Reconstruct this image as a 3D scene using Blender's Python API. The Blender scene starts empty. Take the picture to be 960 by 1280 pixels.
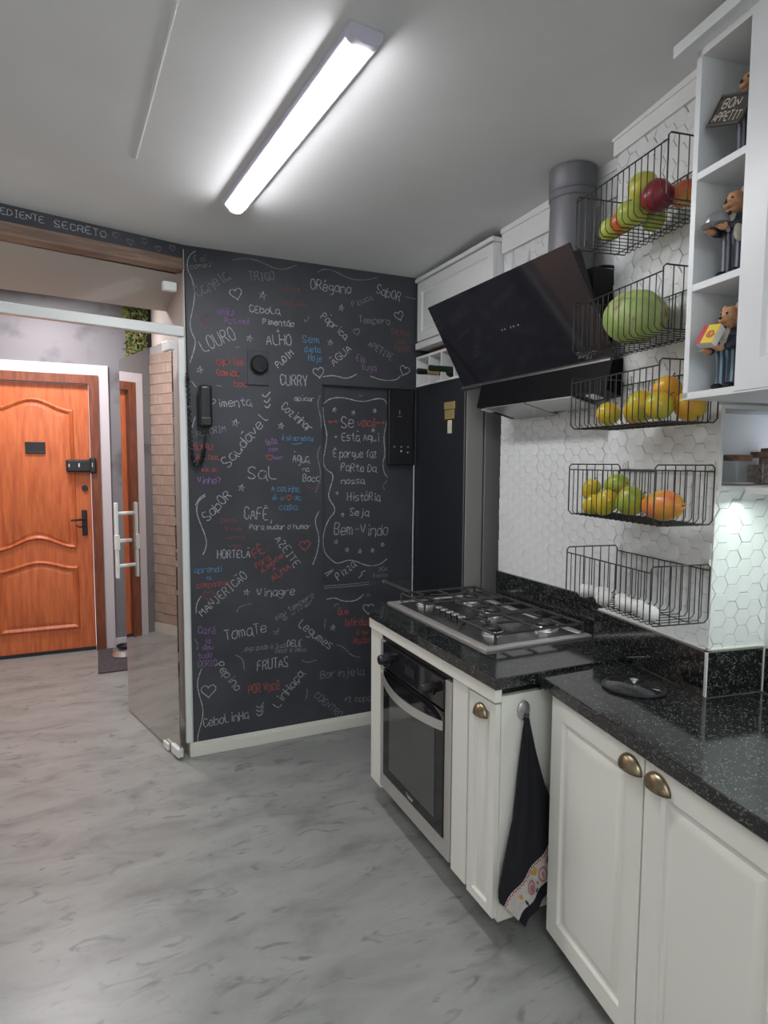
import bpy, bmesh, math, random
from mathutils import Vector, Matrix
from math import sin, cos, pi, radians
random.seed(7)
C = bpy.context.scene.collection
SC = bpy.context.scene

# ------------------------------------------------------------------ camera, world, exposure, big lights
cam_d = bpy.data.cameras.new('camera'); cam_d.sensor_width = 36; cam_d.lens = 778.5/1280*36; cam_d.clip_start = .02
cam = bpy.data.objects.new('camera', cam_d); C.objects.link(cam); SC.camera = cam
YAW, PIT, ROL = radians(24.609), radians(4.613), radians(.2935)
_f = Vector((sin(YAW)*cos(PIT), cos(YAW)*cos(PIT), -sin(PIT)))
_r = Vector((cos(YAW), -sin(YAW), 0)); _u = _r.cross(_f)
_r2 = _r*cos(ROL)+_u*sin(ROL); _u2 = _r2.cross(_f)
_m = Matrix((_r2, _u2, -_f)).transposed().to_4x4(); _m.translation = Vector((0, 0, 1.58)); cam.matrix_world = _m

w = bpy.data.worlds.new('world'); SC.world = w; w.use_nodes = True
w.node_tree.nodes['Background'].inputs[0].default_value = (.78, .86, 1, 1); w.node_tree.nodes['Background'].inputs[1].default_value = 1.0
SC.view_settings.view_transform = 'Standard'; SC.view_settings.look = 'None'; SC.view_settings.gamma = 1
SC.view_settings.use_curve_mapping = False; SC.view_settings.exposure = 0.45

def area(name, loc, rot, sx, sy, power, col):
    d = bpy.data.lights.new(name, 'AREA'); d.shape = 'RECTANGLE'; d.size = sx; d.size_y = sy; d.energy = power; d.color = col
    o = bpy.data.objects.new(name, d); C.objects.link(o); o.location = loc; o.rotation_euler = rot; return o
area('tube_lamp', (.615, 2.185, 2.60), (0, 0, radians(5.4)), .07, 1.10, 6, (.95, .98, 1))
area('rear_fill_light', (-.3, -1.2, 2.66), (0, 0, 0), .25, 1.2, 19, (.97, .98, 1))  # unseen fill light added overhead behind the camera
area('rear_daylight_fill', (-.1, -2.42, 1.6), (radians(-112), 0, 0), 1.6, 1.1, 62, (.9, .95, 1))  # added daylight fill at the rear, tilted up to brighten the ceiling
area('hallway_lamp', (-.35, 4.95, 2.86), (0, 0, 0), .3, .3, 24, (1, .94, .97))
area('hallway_front_lamp', (-.5, 3.75, 2.52), (0, 0, 0), .3, .3, 13, (1, .95, .97))
area('counter_strip_lamp', (1.57, .55, 1.47), (0, 0, radians(-8.99)), .02, 1.3, 1.7, (.84, 1, .92))

# ------------------------------------------------------------------ materials
def mat(name, col, rough=.5, metal=0, col2=None, scale=8, contrast=(.4, .6), bump=0, bscale=60, coat=0, emit=None, stretch=None, detail=4, spec=.5):
    m = bpy.data.materials.new(name); m.use_nodes = True; nt = m.node_tree; N = nt.nodes; L = nt.links
    b = N['Principled BSDF']; b.inputs['Base Color'].default_value = (*col, 1); b.inputs['Roughness'].default_value = rough
    b.inputs['Metallic'].default_value = metal; b.inputs['Coat Weight'].default_value = coat; b.inputs['Specular IOR Level'].default_value = spec
    tc = N.new('ShaderNodeTexCoord'); mp = N.new('ShaderNodeMapping'); L.new(tc.outputs['Object'], mp.inputs[0])
    if stretch: mp.inputs['Scale'].default_value = stretch
    if col2:
        n = N.new('ShaderNodeTexNoise'); n.inputs['Scale'].default_value = scale; n.inputs['Detail'].default_value = detail; L.new(mp.outputs[0], n.inputs[0])
        r = N.new('ShaderNodeValToRGB'); r.color_ramp.elements[0].position = contrast[0]; r.color_ramp.elements[1].position = contrast[1]
        r.color_ramp.elements[0].color = (*col, 1); r.color_ramp.elements[1].color = (*col2, 1)
        L.new(n.outputs[0], r.inputs[0]); L.new(r.outputs[0], b.inputs['Base Color'])
    if bump:
        n = N.new('ShaderNodeTexNoise'); n.inputs['Scale'].default_value = bscale; L.new(mp.outputs[0], n.inputs[0])
        bp = N.new('ShaderNodeBump'); bp.inputs['Strength'].default_value = bump; bp.inputs['Distance'].default_value = .002
        L.new(n.outputs[0], bp.inputs['Height']); L.new(bp.outputs[0], b.inputs['Normal'])
    if emit: b.inputs['Emission Color'].default_value = (*emit[0], 1); b.inputs['Emission Strength'].default_value = emit[1]
    return m

def glassy(name, tint, gloss, gcol=(1, 1, 1)):
    m = bpy.data.materials.new(name); m.use_nodes = True; nt = m.node_tree; N = nt.nodes; L = nt.links
    N.remove(N['Principled BSDF']); out = N['Material Output']
    t = N.new('ShaderNodeBsdfTransparent'); t.inputs[0].default_value = (*tint, 1)
    g = N.new('ShaderNodeBsdfGlossy'); g.inputs['Roughness'].default_value = .01; g.inputs[0].default_value = (*gcol, 1)
    fr = N.new('ShaderNodeFresnel'); fr.inputs[0].default_value = 1.5
    mx = N.new('ShaderNodeMixShader'); mu = N.new('ShaderNodeMath'); mu.operation = 'MULTIPLY_ADD'; mu.inputs[1].default_value = 1.3 if gloss > 0 else .9; mu.use_clamp = True; mu.inputs[2].default_value = gloss
    L.new(fr.outputs[0], mu.inputs[0]); ge = N.new('ShaderNodeNewGeometry'); iv = N.new('ShaderNodeMath'); iv.operation = 'SUBTRACT'; iv.inputs[0].default_value = 1; L.new(ge.outputs['Backfacing'], iv.inputs[1])
    m2 = N.new('ShaderNodeMath'); m2.operation = 'MULTIPLY'; L.new(mu.outputs[0], m2.inputs[0]); L.new(iv.outputs[0], m2.inputs[1]); L.new(m2.outputs[0], mx.inputs[0]); L.new(t.outputs[0], mx.inputs[1]); L.new(g.outputs[0], mx.inputs[2]); L.new(mx.outputs[0], out.inputs[0])
    return m

M = {}
M['ceiling'] = mat('ceiling_paint', (.80, .805, .80), .75, col2=(.84, .845, .84), scale=2, bump=.15, bscale=30)
M['white_wall'] = mat('white_wall_paint', (.80, .80, .78), .7)
M['trim'] = mat('cream_trim', (.80, .79, .71), .4)
M['crown'] = mat('crown_paint', (.82, .83, .81), .5)
M['tile'] = mat('white_relief_tile', (.76, .77, .77), .30, col2=(.81, .82, .815), scale=5, bump=.05, bscale=80)
M['marble'] = mat('pale_marble_tile', (.70, .71, .70), .35, col2=(.60, .61, .61), scale=6, contrast=(.5, .62))
M['grout'] = mat('tile_grout', (.60, .60, .59), .8)
M['chalk_wall'] = mat('chalkboard_paint', (.038, .041, .050), .55, col2=(.056, .061, .072), scale=3, contrast=(.35, .7), bump=.08, bscale=200)
M['chalk_w'] = mat('white_chalk', (.50, .51, .54), .95, col2=(.24, .25, .28), scale=150)
M['chalk_d'] = mat('faded_chalk', (.27, .28, .30), .95, col2=(.12, .125, .14), scale=120)
M['chalk_r'] = mat('red_chalk', (.48, .11, .10), .95, col2=(.27, .065, .06), scale=150)
M['chalk_b'] = mat('blue_chalk', (.13, .29, .48), .95, col2=(.08, .17, .28), scale=150)
M['chalk_p'] = mat('purple_chalk', (.30, .17, .38), .95, col2=(.17, .10, .22), scale=150)
M['chalk_o'] = mat('faded_red_chalk', (.24, .09, .08), .95, col2=(.14, .065, .06), scale=120)
M['cement'] = mat('burnt_cement', (.19, .188, .20), .6, col2=(.085, .083, .092), scale=3.2, contrast=(.52, .68), detail=8)
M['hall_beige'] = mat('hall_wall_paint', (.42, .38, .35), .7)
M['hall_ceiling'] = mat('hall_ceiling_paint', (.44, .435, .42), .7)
M['brick'] = mat('beige_brick', (.60, .46, .38), .8, col2=(.50, .38, .31), scale=9, bump=.4, bscale=40)
M['door_wood'] = mat('varnished_orange_wood', (.62, .165, .05), .42, col2=(.42, .092, .028), scale=5, contrast=(.35, .72), stretch=(9, 9, .9), detail=6)
M['frame_wood'] = mat('dark_red_wood', (.22, .065, .028), .4, col2=(.15, .042, .02), scale=6, stretch=(8, 8, 1))
M['beam_wood'] = mat('beam_wood', (.30, .20, .145), .6, col2=(.20, .125, .09), scale=5, stretch=(1.2, 1.2, 12), detail=7)
M['pink_white'] = mat('white_door_casing', (.58, .555, .58), .45)
M['alu_white'] = mat('white_aluminium', (.78, .80, .79), .3)
M['cabinet'] = mat('cream_cabinet_lacquer', (.82, .81, .74), .35)
M['cabinet_white'] = mat('white_cabinet_lacquer', (.82, .84, .85), .35)
M['cab_inner'] = mat('white_melamine', (.80, .805, .79), .5)
M['dark_inside'] = mat('dark_toe_kick', (.05, .05, .05), .8)
M['steel'] = mat('brushed_steel', (.66, .65, .62), .38, .75, bump=.02, bscale=300)
M['steel_bright'] = mat('polished_steel', (.82, .82, .81), .2, .85)
M['steel_dark'] = mat('dark_brushed_steel', (.24, .235, .23), .28, .9)
M['fridge_steel'] = mat('fridge_door_steel', (.40, .395, .375), .38, .2)
M['black_glass'] = mat('black_glass', (.010, .010, .013), .05, spec=.6)
M['hood_glass'] = mat('black_hood_glass', (.014, .014, .018), .07, spec=.6)
M['fridge_front'] = mat('black_fridge_front', (.022, .023, .028), .3)
M['fridge_side'] = mat('taupe_fridge_side', (.27, .26, .265), .4, .15)
M['oven_window'] = mat('tinted_oven_window', (.075, .078, .075), .06, spec=.9)
M['black_plastic'] = mat('black_plastic', (.013, .013, .016), .3)
M['matte_black'] = mat('matte_black_metal', (.016, .016, .018), .5)
M['iron'] = mat('enamelled_iron', (.03, .03, .03), .45, spec=.6)
M['wire'] = mat('black_wire', (.02, .02, .02), .35)
M['duct'] = mat('grey_duct_metal', (.17, .17, .185), .45, .2)
M['brass'] = mat('antique_brass', (.22, .17, .10), .32, 1, col2=(.35, .29, .2), scale=30)
M['filter'] = mat('hood_filter', (.5, .5, .5), .35, .8)
M['gold'] = mat('gold_foil', (.62, .47, .20), .35, .5)
M['cream_paper'] = mat('cream_paper', (.75, .70, .52), .6)
M['green_glass'] = mat('dark_green_bottle', (.012, .03, .016), .08)
M['dark_red'] = mat('dark_red_lacquer', (.16, .04, .03), .4)
M['cloth_black'] = mat('black_towel_cloth', (.014, .014, .019), .95, bump=.5, bscale=400)
M['cloth_white'] = mat('printed_cloth_ground', (.68, .63, .60), .9, col2=(.62, .55, .52), scale=40, bump=.3, bscale=400)
M['red_print'] = mat('red_print', (.42, .07, .07), .9); M['yellow_print'] = mat('mustard_print', (.62, .36, .06), .9); M['dark_print'] = mat('dark_print', (.03, .04, .05), .9); M['pink_print'] = mat('pink_print', (.5, .22, .2), .9)
M['mat_rug'] = mat('charcoal_doormat', (.05, .045, .055), .95, col2=(.09, .085, .09), scale=120, bump=.6, bscale=300)
M['leaf'] = mat('artificial_leaf', (.07, .12, .02), .6, col2=(.20, .19, .05), scale=14)
M['cork'] = mat('cork_lid', (.28, .17, .11), .85, col2=(.20, .11, .07), scale=90)
M['spice'] = mat('dried_spice', (.45, .34, .25), .9, col2=(.2, .12, .08), scale=120, contrast=(.45, .55))
M['skin'] = mat('ceramic_tan', (.62, .33, .17), .5, col2=(.52, .25, .12), scale=50)
M['navy'] = mat('painted_navy', (.03, .035, .06), .5); M['shirt'] = mat('painted_cream', (.60, .56, .48), .6)
M['sign_frame'] = mat('weathered_sign_frame', (.10, .085, .065), .7)
M['slate'] = mat('small_slate', (.055, .05, .04), .7); M['pewter'] = mat('painted_silver', (.36, .38, .40), .3, .6)
M['yellow'] = mat('yellow_card', (.85, .62, .04), .5); M['red_card'] = mat('red_card', (.55, .05, .08), .5); M['white_card'] = mat('white_card', (.75, .75, .70), .6)
M['egg'] = mat('white_egg_shell', (.82, .81, .79), .5)
M['print_white'] = mat('white_print', (.65, .65, .66), .6); M['print_grey'] = mat('grey_print', (.25, .25, .27), .6)
M['diffuser'] = mat('lit_diffuser', (.9, .9, .9), .4, emit=((.97, .96, 1), 25.0))
M['led'] = mat('lit_led_strip', (.9, .9, .9), .4, emit=((.84, 1, .92), 3))
M['lamp_side'] = mat('lamp_housing', (.62, .60, .70), .45)
M['body_black'] = mat('hood_body_black', (.006, .006, .007), .4, spec=.06)
M['hood_led'] = mat('hood_lens', (.8, .8, .78), .3)
M['clear'] = glassy('clear_pane', (.93, .95, .94), -.035); M['door_glass'] = glassy('tempered_door_glass', (.42, .45, .44), .42, (.97, .95, .92))
M['jar_glass'] = glassy('jar_glass', (.90, .90, .90), .05); M['lid_glass'] = mat('smoked_lid_glass', (.02, .02, .022), .05, spec=.8)
for k, a in {'apple_red': ((.30, .018, .03), (.17, .01, .02)), 'apple_orange': ((.62, .10, .04), (.66, .36, .05)), 'apple_green': ((.42, .50, .07), (.55, .55, .10)), 'apple_yellow': ((.62, .55, .08), (.45, .50, .07)),
             'orange': ((.80, .36, .03), (.72, .48, .05)), 'mango': ((.74, .48, .03), (.42, .47, .05)), 'mango_green': ((.28, .38, .05), (.55, .47, .05)), 'papaya': ((.80, .22, .07), (.72, .44, .04)), 'melon': ((.27, .40, .10), (.42, .50, .18))}.items():
    M[k] = mat(k+'_skin', a[0], .33, col2=a[1], scale=11 if k != 'melon' else 13, contrast=(.38, .62), bump=.05)
for n_ in M['melon'].node_tree.nodes:
    if n_.bl_idname == 'ShaderNodeValToRGB': x_ = n_.color_ramp.elements.new(.70); x_.color = (.17, .10, .07, 1); n_.color_ramp.elements[1].position = .56
M['melon'].node_tree.nodes['Principled BSDF'].inputs['Roughness'].default_value = .55

def striped(name, c1, c2, period):
    m = mat(name, c1, .6); nt = m.node_tree; N = nt.nodes; L = nt.links
    tc = N.new('ShaderNodeTexCoord'); wv = N.new('ShaderNodeTexWave'); wv.bands_direction = 'X'; wv.inputs['Scale'].default_value = 1/period*.314; wv.inputs['Distortion'].default_value = .6
    mp = N.new('ShaderNodeMapping'); mp.inputs['Rotation'].default_value = (0, 0, radians(50)); L.new(tc.outputs['Object'], mp.inputs[0]); L.new(mp.outputs[0], wv.inputs[0])
    r = N.new('ShaderNodeValToRGB'); r.color_ramp.elements[0].color = (*c1, 1); r.color_ramp.elements[1].color = (*c2, 1); r.color_ramp.elements[0].position = .45; r.color_ramp.elements[1].position = .65
    L.new(wv.outputs[0], r.inputs[0]); L.new(r.outputs[0], N['Principled BSDF'].inputs['Base Color']); return m
M['trousers_a'] = striped('striped_grey_trousers', (.035, .035, .06), (.25, .26, .32), .011)
M['trousers_b'] = striped('striped_blue_trousers', (.03, .04, .07), (.22, .34, .42), .013)

def granite():
    m = mat('black_granite', (.012, .013, .013), .10, spec=.7); nt = m.node_tree; N = nt.nodes; L = nt.links
    tc = N.new('ShaderNodeTexCoord')
    v = N.new('ShaderNodeTexVoronoi'); v.inputs['Scale'].default_value = 150; L.new(tc.outputs['Object'], v.inputs[0])
    r = N.new('ShaderNodeValToRGB'); e = r.color_ramp.elements; e[0].position = .06; e[0].color = (1, 1, 1, 1); e[1].position = .46; e[1].color = (0, 0, 0, 1); L.new(v.outputs['Distance'], r.inputs[0])
    n = N.new('ShaderNodeTexNoise'); n.inputs['Scale'].default_value = 60; L.new(tc.outputs['Object'], n.inputs[0])
    r2 = N.new('ShaderNodeValToRGB'); e = r2.color_ramp.elements; e[0].position = .38; e[0].color = (0, 0, 0, 1); e[1].position = .60; e[1].color = (1, 1, 1, 1); L.new(n.outputs[0], r2.inputs[0])
    mu = N.new('ShaderNodeMath'); mu.operation = 'MULTIPLY'; L.new(r.outputs[0], mu.inputs[0]); L.new(r2.outputs[0], mu.inputs[1])
    mx = N.new('ShaderNodeMix'); mx.data_type = 'RGBA'; mx.inputs[6].default_value = (.012, .013, .013, 1); mx.inputs[7].default_value = (.21, .225, .215, 1)
    L.new(mu.outputs[0], mx.inputs[0]); L.new(mx.outputs[2], N['Principled BSDF'].inputs['Base Color']); return m
M['granite'] = granite()

def floor_mat():
    m = mat('marbled_epoxy_floor', (.40, .41, .39), .32); nt = m.node_tree; N = nt.nodes; L = nt.links
    tc = N.new('ShaderNodeTexCoord'); mp = N.new('ShaderNodeMapping'); mp.inputs['Scale'].default_value = (1, 2.3, 1); mp.inputs['Rotation'].default_value = (0, 0, .35); L.new(tc.outputs['Object'], mp.inputs[0])
    n = N.new('ShaderNodeTexNoise'); n.inputs['Scale'].default_value = 2.8; n.inputs['Detail'].default_value = 9; n.inputs['Roughness'].default_value = .62; n.inputs['Distortion'].default_value = .5; L.new(mp.outputs[0], n.inputs[0])
    r = N.new('ShaderNodeValToRGB'); e = r.color_ramp.elements; e[0].position = .30; e[0].color = (.19, .195, .185, 1); e[1].position = .70; e[1].color = (.335, .345, .325, 1)
    x = r.color_ramp.elements.new(.42); x.color = (.262, .27, .256, 1); x = r.color_ramp.elements.new(.52); x.color = (.30, .31, .292, 1)
    L.new(n.outputs[0], r.inputs[0])
    n2 = N.new('ShaderNodeTexNoise'); n2.inputs['Scale'].default_value = 7; n2.inputs['Detail'].default_value = 6; n2.inputs['Distortion'].default_value = 1.5; L.new(mp.outputs[0], n2.inputs[0])
    r2 = N.new('ShaderNodeValToRGB'); e = r2.color_ramp.elements; e[0].position = .585; e[0].color = (0, 0, 0, 1); e[1].position = .72; e[1].color = (.8, .8, .8, 1); L.new(n2.outputs[0], r2.inputs[0])
    mx = N.new('ShaderNodeMix'); mx.data_type = 'RGBA'; mx.inputs[7].default_value = (.14, .145, .145, 1)
    L.new(r2.outputs[0], mx.inputs[0]); L.new(r.outputs[0], mx.inputs[6]); L.new(mx.outputs[2], N['Principled BSDF'].inputs['Base Color']); return m
M['floor'] = floor_mat()

# ------------------------------------------------------------------ mesh helpers
NA_ = radians(8.986)          # the near run of the kitchen is turned 9 degrees against the far run
class MB:
    def __init__(s): s.v = []; s.f = []
    def poly(s, vs, fs):
        k = len(s.v); s.v += [tuple(v) for v in vs]; s.f += [tuple(i+k for i in f) for f in fs]; return s
    def box(s, x0, x1, y0, y1, z0, z1):
        return s.poly([(x, y, z) for z in (z0, z1) for x, y in ((x0, y0), (x1, y0), (x1, y1), (x0, y1))],
                      [(0, 3, 2, 1), (4, 5, 6, 7), (0, 1, 5, 4), (1, 2, 6, 5), (2, 3, 7, 6), (3, 0, 4, 7)])
    def prism(s, pts, z0, z1):
        n = len(pts); a = sum(pts[i][0]*pts[(i+1) % n][1]-pts[(i+1) % n][0]*pts[i][1] for i in range(n))
        if a < 0: pts = pts[::-1]
        zt = z1 if callable(z1) else (lambda x, y: z1); zb = z0 if callable(z0) else (lambda x, y: z0)
        return s.poly([(x, y, zb(x, y)) for x, y in pts]+[(x, y, zt(x, y)) for x, y in pts],
                      [tuple(range(n))[::-1], tuple(range(n, 2*n))]+[(i, (i+1) % n, n+(i+1) % n, n+i) for i in range(n)])
    def tube(s, path, r, seg=6, closed=False, caps=True):
        P = [Vector(p) for p in path]; n = len(P); rings = []; up = Vector((0, 0, 1)); last = None
        R = r if isinstance(r, (list, tuple)) else [r]*n
        for i, p in enumerate(P):
            if closed: d = P[(i+1) % n]-P[i-1]
            else: d = P[min(i+1, n-1)]-P[max(i-1, 0)]
            d.normalize()
            if last is None:
                a = d.cross(up if abs(d.z) < .9 else Vector((1, 0, 0))).normalized()
            else: a = (last-d*last.dot(d)).normalized()
            last = a; b = d.cross(a)
            rings.append([p+(a*cos(2*pi*k/seg)+b*sin(2*pi*k/seg))*R[i] for k in range(seg)])
        vs = [v for g in rings for v in g]; fs = []
        for i in range(n if closed else n-1):
            j = (i+1) % n
            for k in range(seg): fs.append((i*seg+k, j*seg+k, j*seg+(k+1) % seg, i*seg+(k+1) % seg))
        if caps and not closed: fs += [tuple(range(seg)), tuple(range((n-1)*seg, n*seg))[::-1]]
        return s.poly(vs, fs)
    def lathe(s, prof, c=(0, 0, 0), seg=24, axis='z', sx=1, sy=1):
        vs = []; fs = []; n = len(prof)
        for r, h in prof:
            for k in range(seg):
                a = 2*pi*k/seg; x, y = r*cos(a)*sx, r*sin(a)*sy
                v = {'z': (x, y, h), 'x': (h, x, y), 'y': (y, h, x)}[axis]
                vs.append((v[0]+c[0], v[1]+c[1], v[2]+c[2]))
        for i in range(n-1):
            for k in range(seg): fs.append((i*seg+k, i*seg+(k+1) % seg, (i+1)*seg+(k+1) % seg, (i+1)*seg+k))
        if prof[0][0] > 1e-6: fs.append(tuple(range(seg))[::-1])
        if prof[-1][0] > 1e-6: fs.append(tuple(range((n-1)*seg, n*seg)))
        return s.poly(vs, fs)
    def ball(s, c, rx, ry, rz, seg=16, rings=10, rot=None):
        vs = []; m = rot or Matrix.Identity(3)
        for i in range(1, rings):
            t = pi*i/rings
            for k in range(seg):
                a = 2*pi*k/seg; vs.append(Vector(c)+m @ Vector((rx*sin(t)*cos(a), ry*sin(t)*sin(a), rz*cos(t))))
        top = len(vs); vs += [Vector(c)+m @ Vector((0, 0, rz)), Vector(c)+m @ Vector((0, 0, -rz))]; fs = []
        for i in range(rings-2):
            for k in range(seg): fs.append((i*seg+k, (i+1)*seg+k, (i+1)*seg+(k+1) % seg, i*seg+(k+1) % seg))
        for k in range(seg):
            fs.append((top, k, (k+1) % seg)); b = (rings-2)*seg; fs.append((top+1, b+(k+1) % seg, b+k))
        return s.poly(vs, fs)

BASE = {}
def link(name, mb, m, parent=None, smooth=False, bevel=0, seg=2):
    """one mesh object; coordinates of mb are in the frame of the thing (world axes or the turned near frame), the thing's base is subtracted"""
    me = bpy.data.meshes.new(name); off = BASE.get(parent.name, Vector()) if parent else Vector()
    me.from_pydata([tuple(Vector(v)-off) for v in mb.v], [], mb.f)
    for mm in (m if isinstance(m, (list, tuple)) else [m]): me.materials.append(M[mm])
    bm = bmesh.new(); bm.from_mesh(me); bmesh.ops.recalc_face_normals(bm, faces=bm.faces); bm.to_mesh(me); bm.free()
    if smooth:
        me.polygons.foreach_set('use_smooth', [True]*len(me.polygons)); me.update()
        try: me.set_sharp_from_angle(angle=radians(smooth if smooth is not True else 40))
        except Exception: pass
    o = bpy.data.objects.new(name, me); C.objects.link(o)
    if parent: o.parent = parent; BASE[o.name] = off
    if bevel:
        b = o.modifiers.new('bevel', 'BEVEL'); b.width = bevel; b.segments = seg; b.limit_method = 'ANGLE'; b.angle_limit = radians(50)
    return o
def tag(o, label, cat, group=None):
    o['label'] = label; o['category'] = cat
    if group: o['group'] = group
    return o
def rot_near(p): x, y, z = p; return (x*cos(NA_)+y*sin(NA_), -x*sin(NA_)+y*cos(NA_), z)
def thing(name, label, cat, base=(0, 0, 0), near=False, group=None):
    o = bpy.data.objects.new(name, None); C.objects.link(o); o.empty_display_size = .05
    o.location = rot_near(base) if near else base
    if near: o.rotation_euler = (0, 0, -NA_)
    BASE[o.name] = Vector(base); return tag(o, label, cat, group)
def solo(name, mb, m, label, cat, base=(0, 0, 0), near=False, group=None, **k):
    mb.v = [tuple(Vector(v)-Vector(base)) for v in mb.v]
    o = link(name, mb, m, None, **k); o.location = rot_near(base) if near else base
    if near: o.rotation_euler = (0, 0, -NA_)
    return tag(o, label, cat, group)
def struct(name, mb, m, near=False, parent=None, label=None, **k):
    o = link(name, mb, m, parent, **k); o['kind'] = 'structure' if parent is None else o.get('kind', 'structure')
    if parent is not None: del o['kind']
    if near and parent is None: o.rotation_euler = (0, 0, -NA_)
    if label: o['label'] = label
    return o
def B(*a): return MB().box(*a)
def dup(root, loc, label, group=None, rotz=None):
    r = root.copy(); C.objects.link(r); r.location = loc; r['label'] = label
    if group: r['group'] = group
    if rotz is not None: r.rotation_euler = (0, 0, rotz)
    for ch in list(root.children):
        c = ch.copy(); C.objects.link(c); c.parent = r
        for g in ch.children: d = g.copy(); C.objects.link(d); d.parent = c
    return r
def rings(mb, shape, prof, place):
    """concentric outlines: prof = [(inset, depth)...]; shape(inset) -> [(u, v)...]; place(u, v, d) -> xyz"""
    vs = []; fs = []; n = None
    for ins, d in prof:
        pts = shape(ins); n = len(pts); vs += [place(u, v, d) for u, v in pts]
    for i in range(len(prof)-1):
        for k in range(n): fs.append((i*n+k, i*n+(k+1) % n, (i+1)*n+(k+1) % n, (i+1)*n+k))
    fs.append(tuple(range((len(prof)-1)*n, len(prof)*n))); return mb.poly(vs, fs)
def rect(u0, u1, v0, v1): return lambda i: [(u0+i, v0+i), (u1-i, v0+i), (u1-i, v1-i), (u0+i, v1-i)]
# ------------------------------------------------------------------ the room shell
ceil_z = lambda x, y: 2.662+(3.36-y)*.03
PD = Vector((-.97212, -.23448))                      # direction of the glazed partition, leftwards from the chalkboard corner
def pp(u, d=0):                                       # point u along the partition, d behind it
    return (.42+PD.x*u+PD.y*d, 3.36+PD.y*u-PD.x*d)
struct('floor', B(-1.75, 2.6, -2.55, 5.8, -.06, 0), 'floor')
struct('ceiling', MB().prism([(-1.75, -2.55), (2.6, -2.55), (2.6, 3.5), (.42, 3.5), (.42, 3.36), pp(2.2)], ceil_z, lambda x, y: 2.95), 'ceiling')
struct('trim_1', MB().tube([(.235, 1.0, ceil_z(0, 1.0)), (.211, 1.69, ceil_z(0, 1.69)), (.18, 2.2, ceil_z(0, 2.2)), (.158, 2.55, ceil_z(0, 2.55))], .0035), 'crown', label='thin raised seam running along the ceiling')
# hallway
struct('ceiling_hall', MB().prism([(.43, 3.44), (.43, 4.33), (-.48, 4.17), (-1.12, 4.06), (-1.12, 3.10)], 2.54, 2.90), 'hall_ceiling')
struct('ceiling_hall', B(-1.25, .55, 4.0, 5.8, 2.90, 2.96), 'hall_beige')
struct('wall_hall_right', B(.43, .55, 3.49, 5.8, 0, 2.92), 'hall_beige')
wf = struct('wall_hall_end', B(.02, .45, 5.63, 5.75, 0, 2.92).box(-1.2, -.945, 5.63, 5.75, 0, 2.92).box(-.945, .02, 5.63, 5.75, 2.262, 2.92), 'cement')
wl = struct('wall_hall_left', B(-1.25, -1.112, 2.98, 5.75, 0, 2.92), 'grout')
bx = B(0, .012, .003, .237, .003, .087); bme = None
for j in range(27):
    for i in range(9):
        y0 = 3.35+i*.24+(.12 if j % 2 else 0)
        if y0 > 5.45: continue
        if bme is None:
            o = struct('brick', bx, 'brick', parent=wl); bme = o.data
        else:
            o = bpy.data.objects.new('brick', bme); C.objects.link(o); o.parent = wl
        o.location = (-1.112+random.uniform(-.003, .002), y0, .10+j*.09)
hb_ = B(0, .012, .003, .117, .003, .087)
for j in range(0, 27, 2):
    o = struct('brick', hb_, 'brick', parent=wl); o.location = (-1.112+random.uniform(-.003, .002), 5.51, .10+j*.09)
struct('baseboard_hall', B(-1.112, -1.095, 3.0, 5.63, 0, .09), 'trim')
struct('baseboard_hall_end', B(.09, .43, 5.612, 5.63, 0, .085), 'pink_white')
# kitchen shell outside the frame
struct('wall_left', B(-1.8, -1.7, -2.55, 2.9, 0, 2.95), 'white_wall')
struct('wall_partition', MB().prism([pp(1.62), pp(2.3), pp(2.3, .1), pp(1.62, .1)], 0, 2.7), 'white_wall')
struct('wall_rear', B(-1.8, 2.6, -2.65, -2.55, 0, .95).box(-1.8, 2.6, -2.65, -2.55, 2.25, 3).box(-1.8, -1.0, -2.65, -2.55, .95, 2.25).box(.8, 2.6, -2.65, -2.55, .95, 2.25), 'white_wall')
wn = struct('window_1', B(-1.0, .8, -2.62, -2.58, .95, 1.0).box(-1.0, .8, -2.62, -2.58, 2.2, 2.25).box(-1, -.95, -2.62, -2.58, 1, 2.2).box(.75, .8, -2.62, -2.58, 1, 2.2).box(-.12, -.08, -2.62, -2.58, 1, 2.2), 'alu_white')  # unseen window, put into the rear wall as a daylight source
struct('pane', B(-.95, .75, -2.603, -2.597, 1.0, 2.2), 'clear', parent=wn)

# chalkboard wall with its shallow recess
wb = MB()
for a in ((.42, 1.155, 0, 2.70), (1.155, 1.74, 0, .86), (1.155, 1.74, 2.01, 2.70), (1.74, 2.5, 0, 2.70)): wb.box(a[0], a[1], 3.36, 3.385, a[2], a[3])
wb.box(.42, 2.5, 3.385, 3.49, 0, 2.70)
wall_back = struct('wall_back', wb, ['chalk_wall', 'hall_beige'])
for p in wall_back.data.polygons:
    if p.normal.x < -.5 and p.center.x < .43: p.material_index = 1
struct('baseboard_back', B(.412, 1.76, 3.342, 3.36, 0, .060).box(.412, 1.76, 3.346, 3.36, .060, .068).box(.412, 1.76, 3.350, 3.36, .068, .075).box(.402, .42, 3.346, 3.46, 0, .072), 'trim', bevel=.002)
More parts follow.
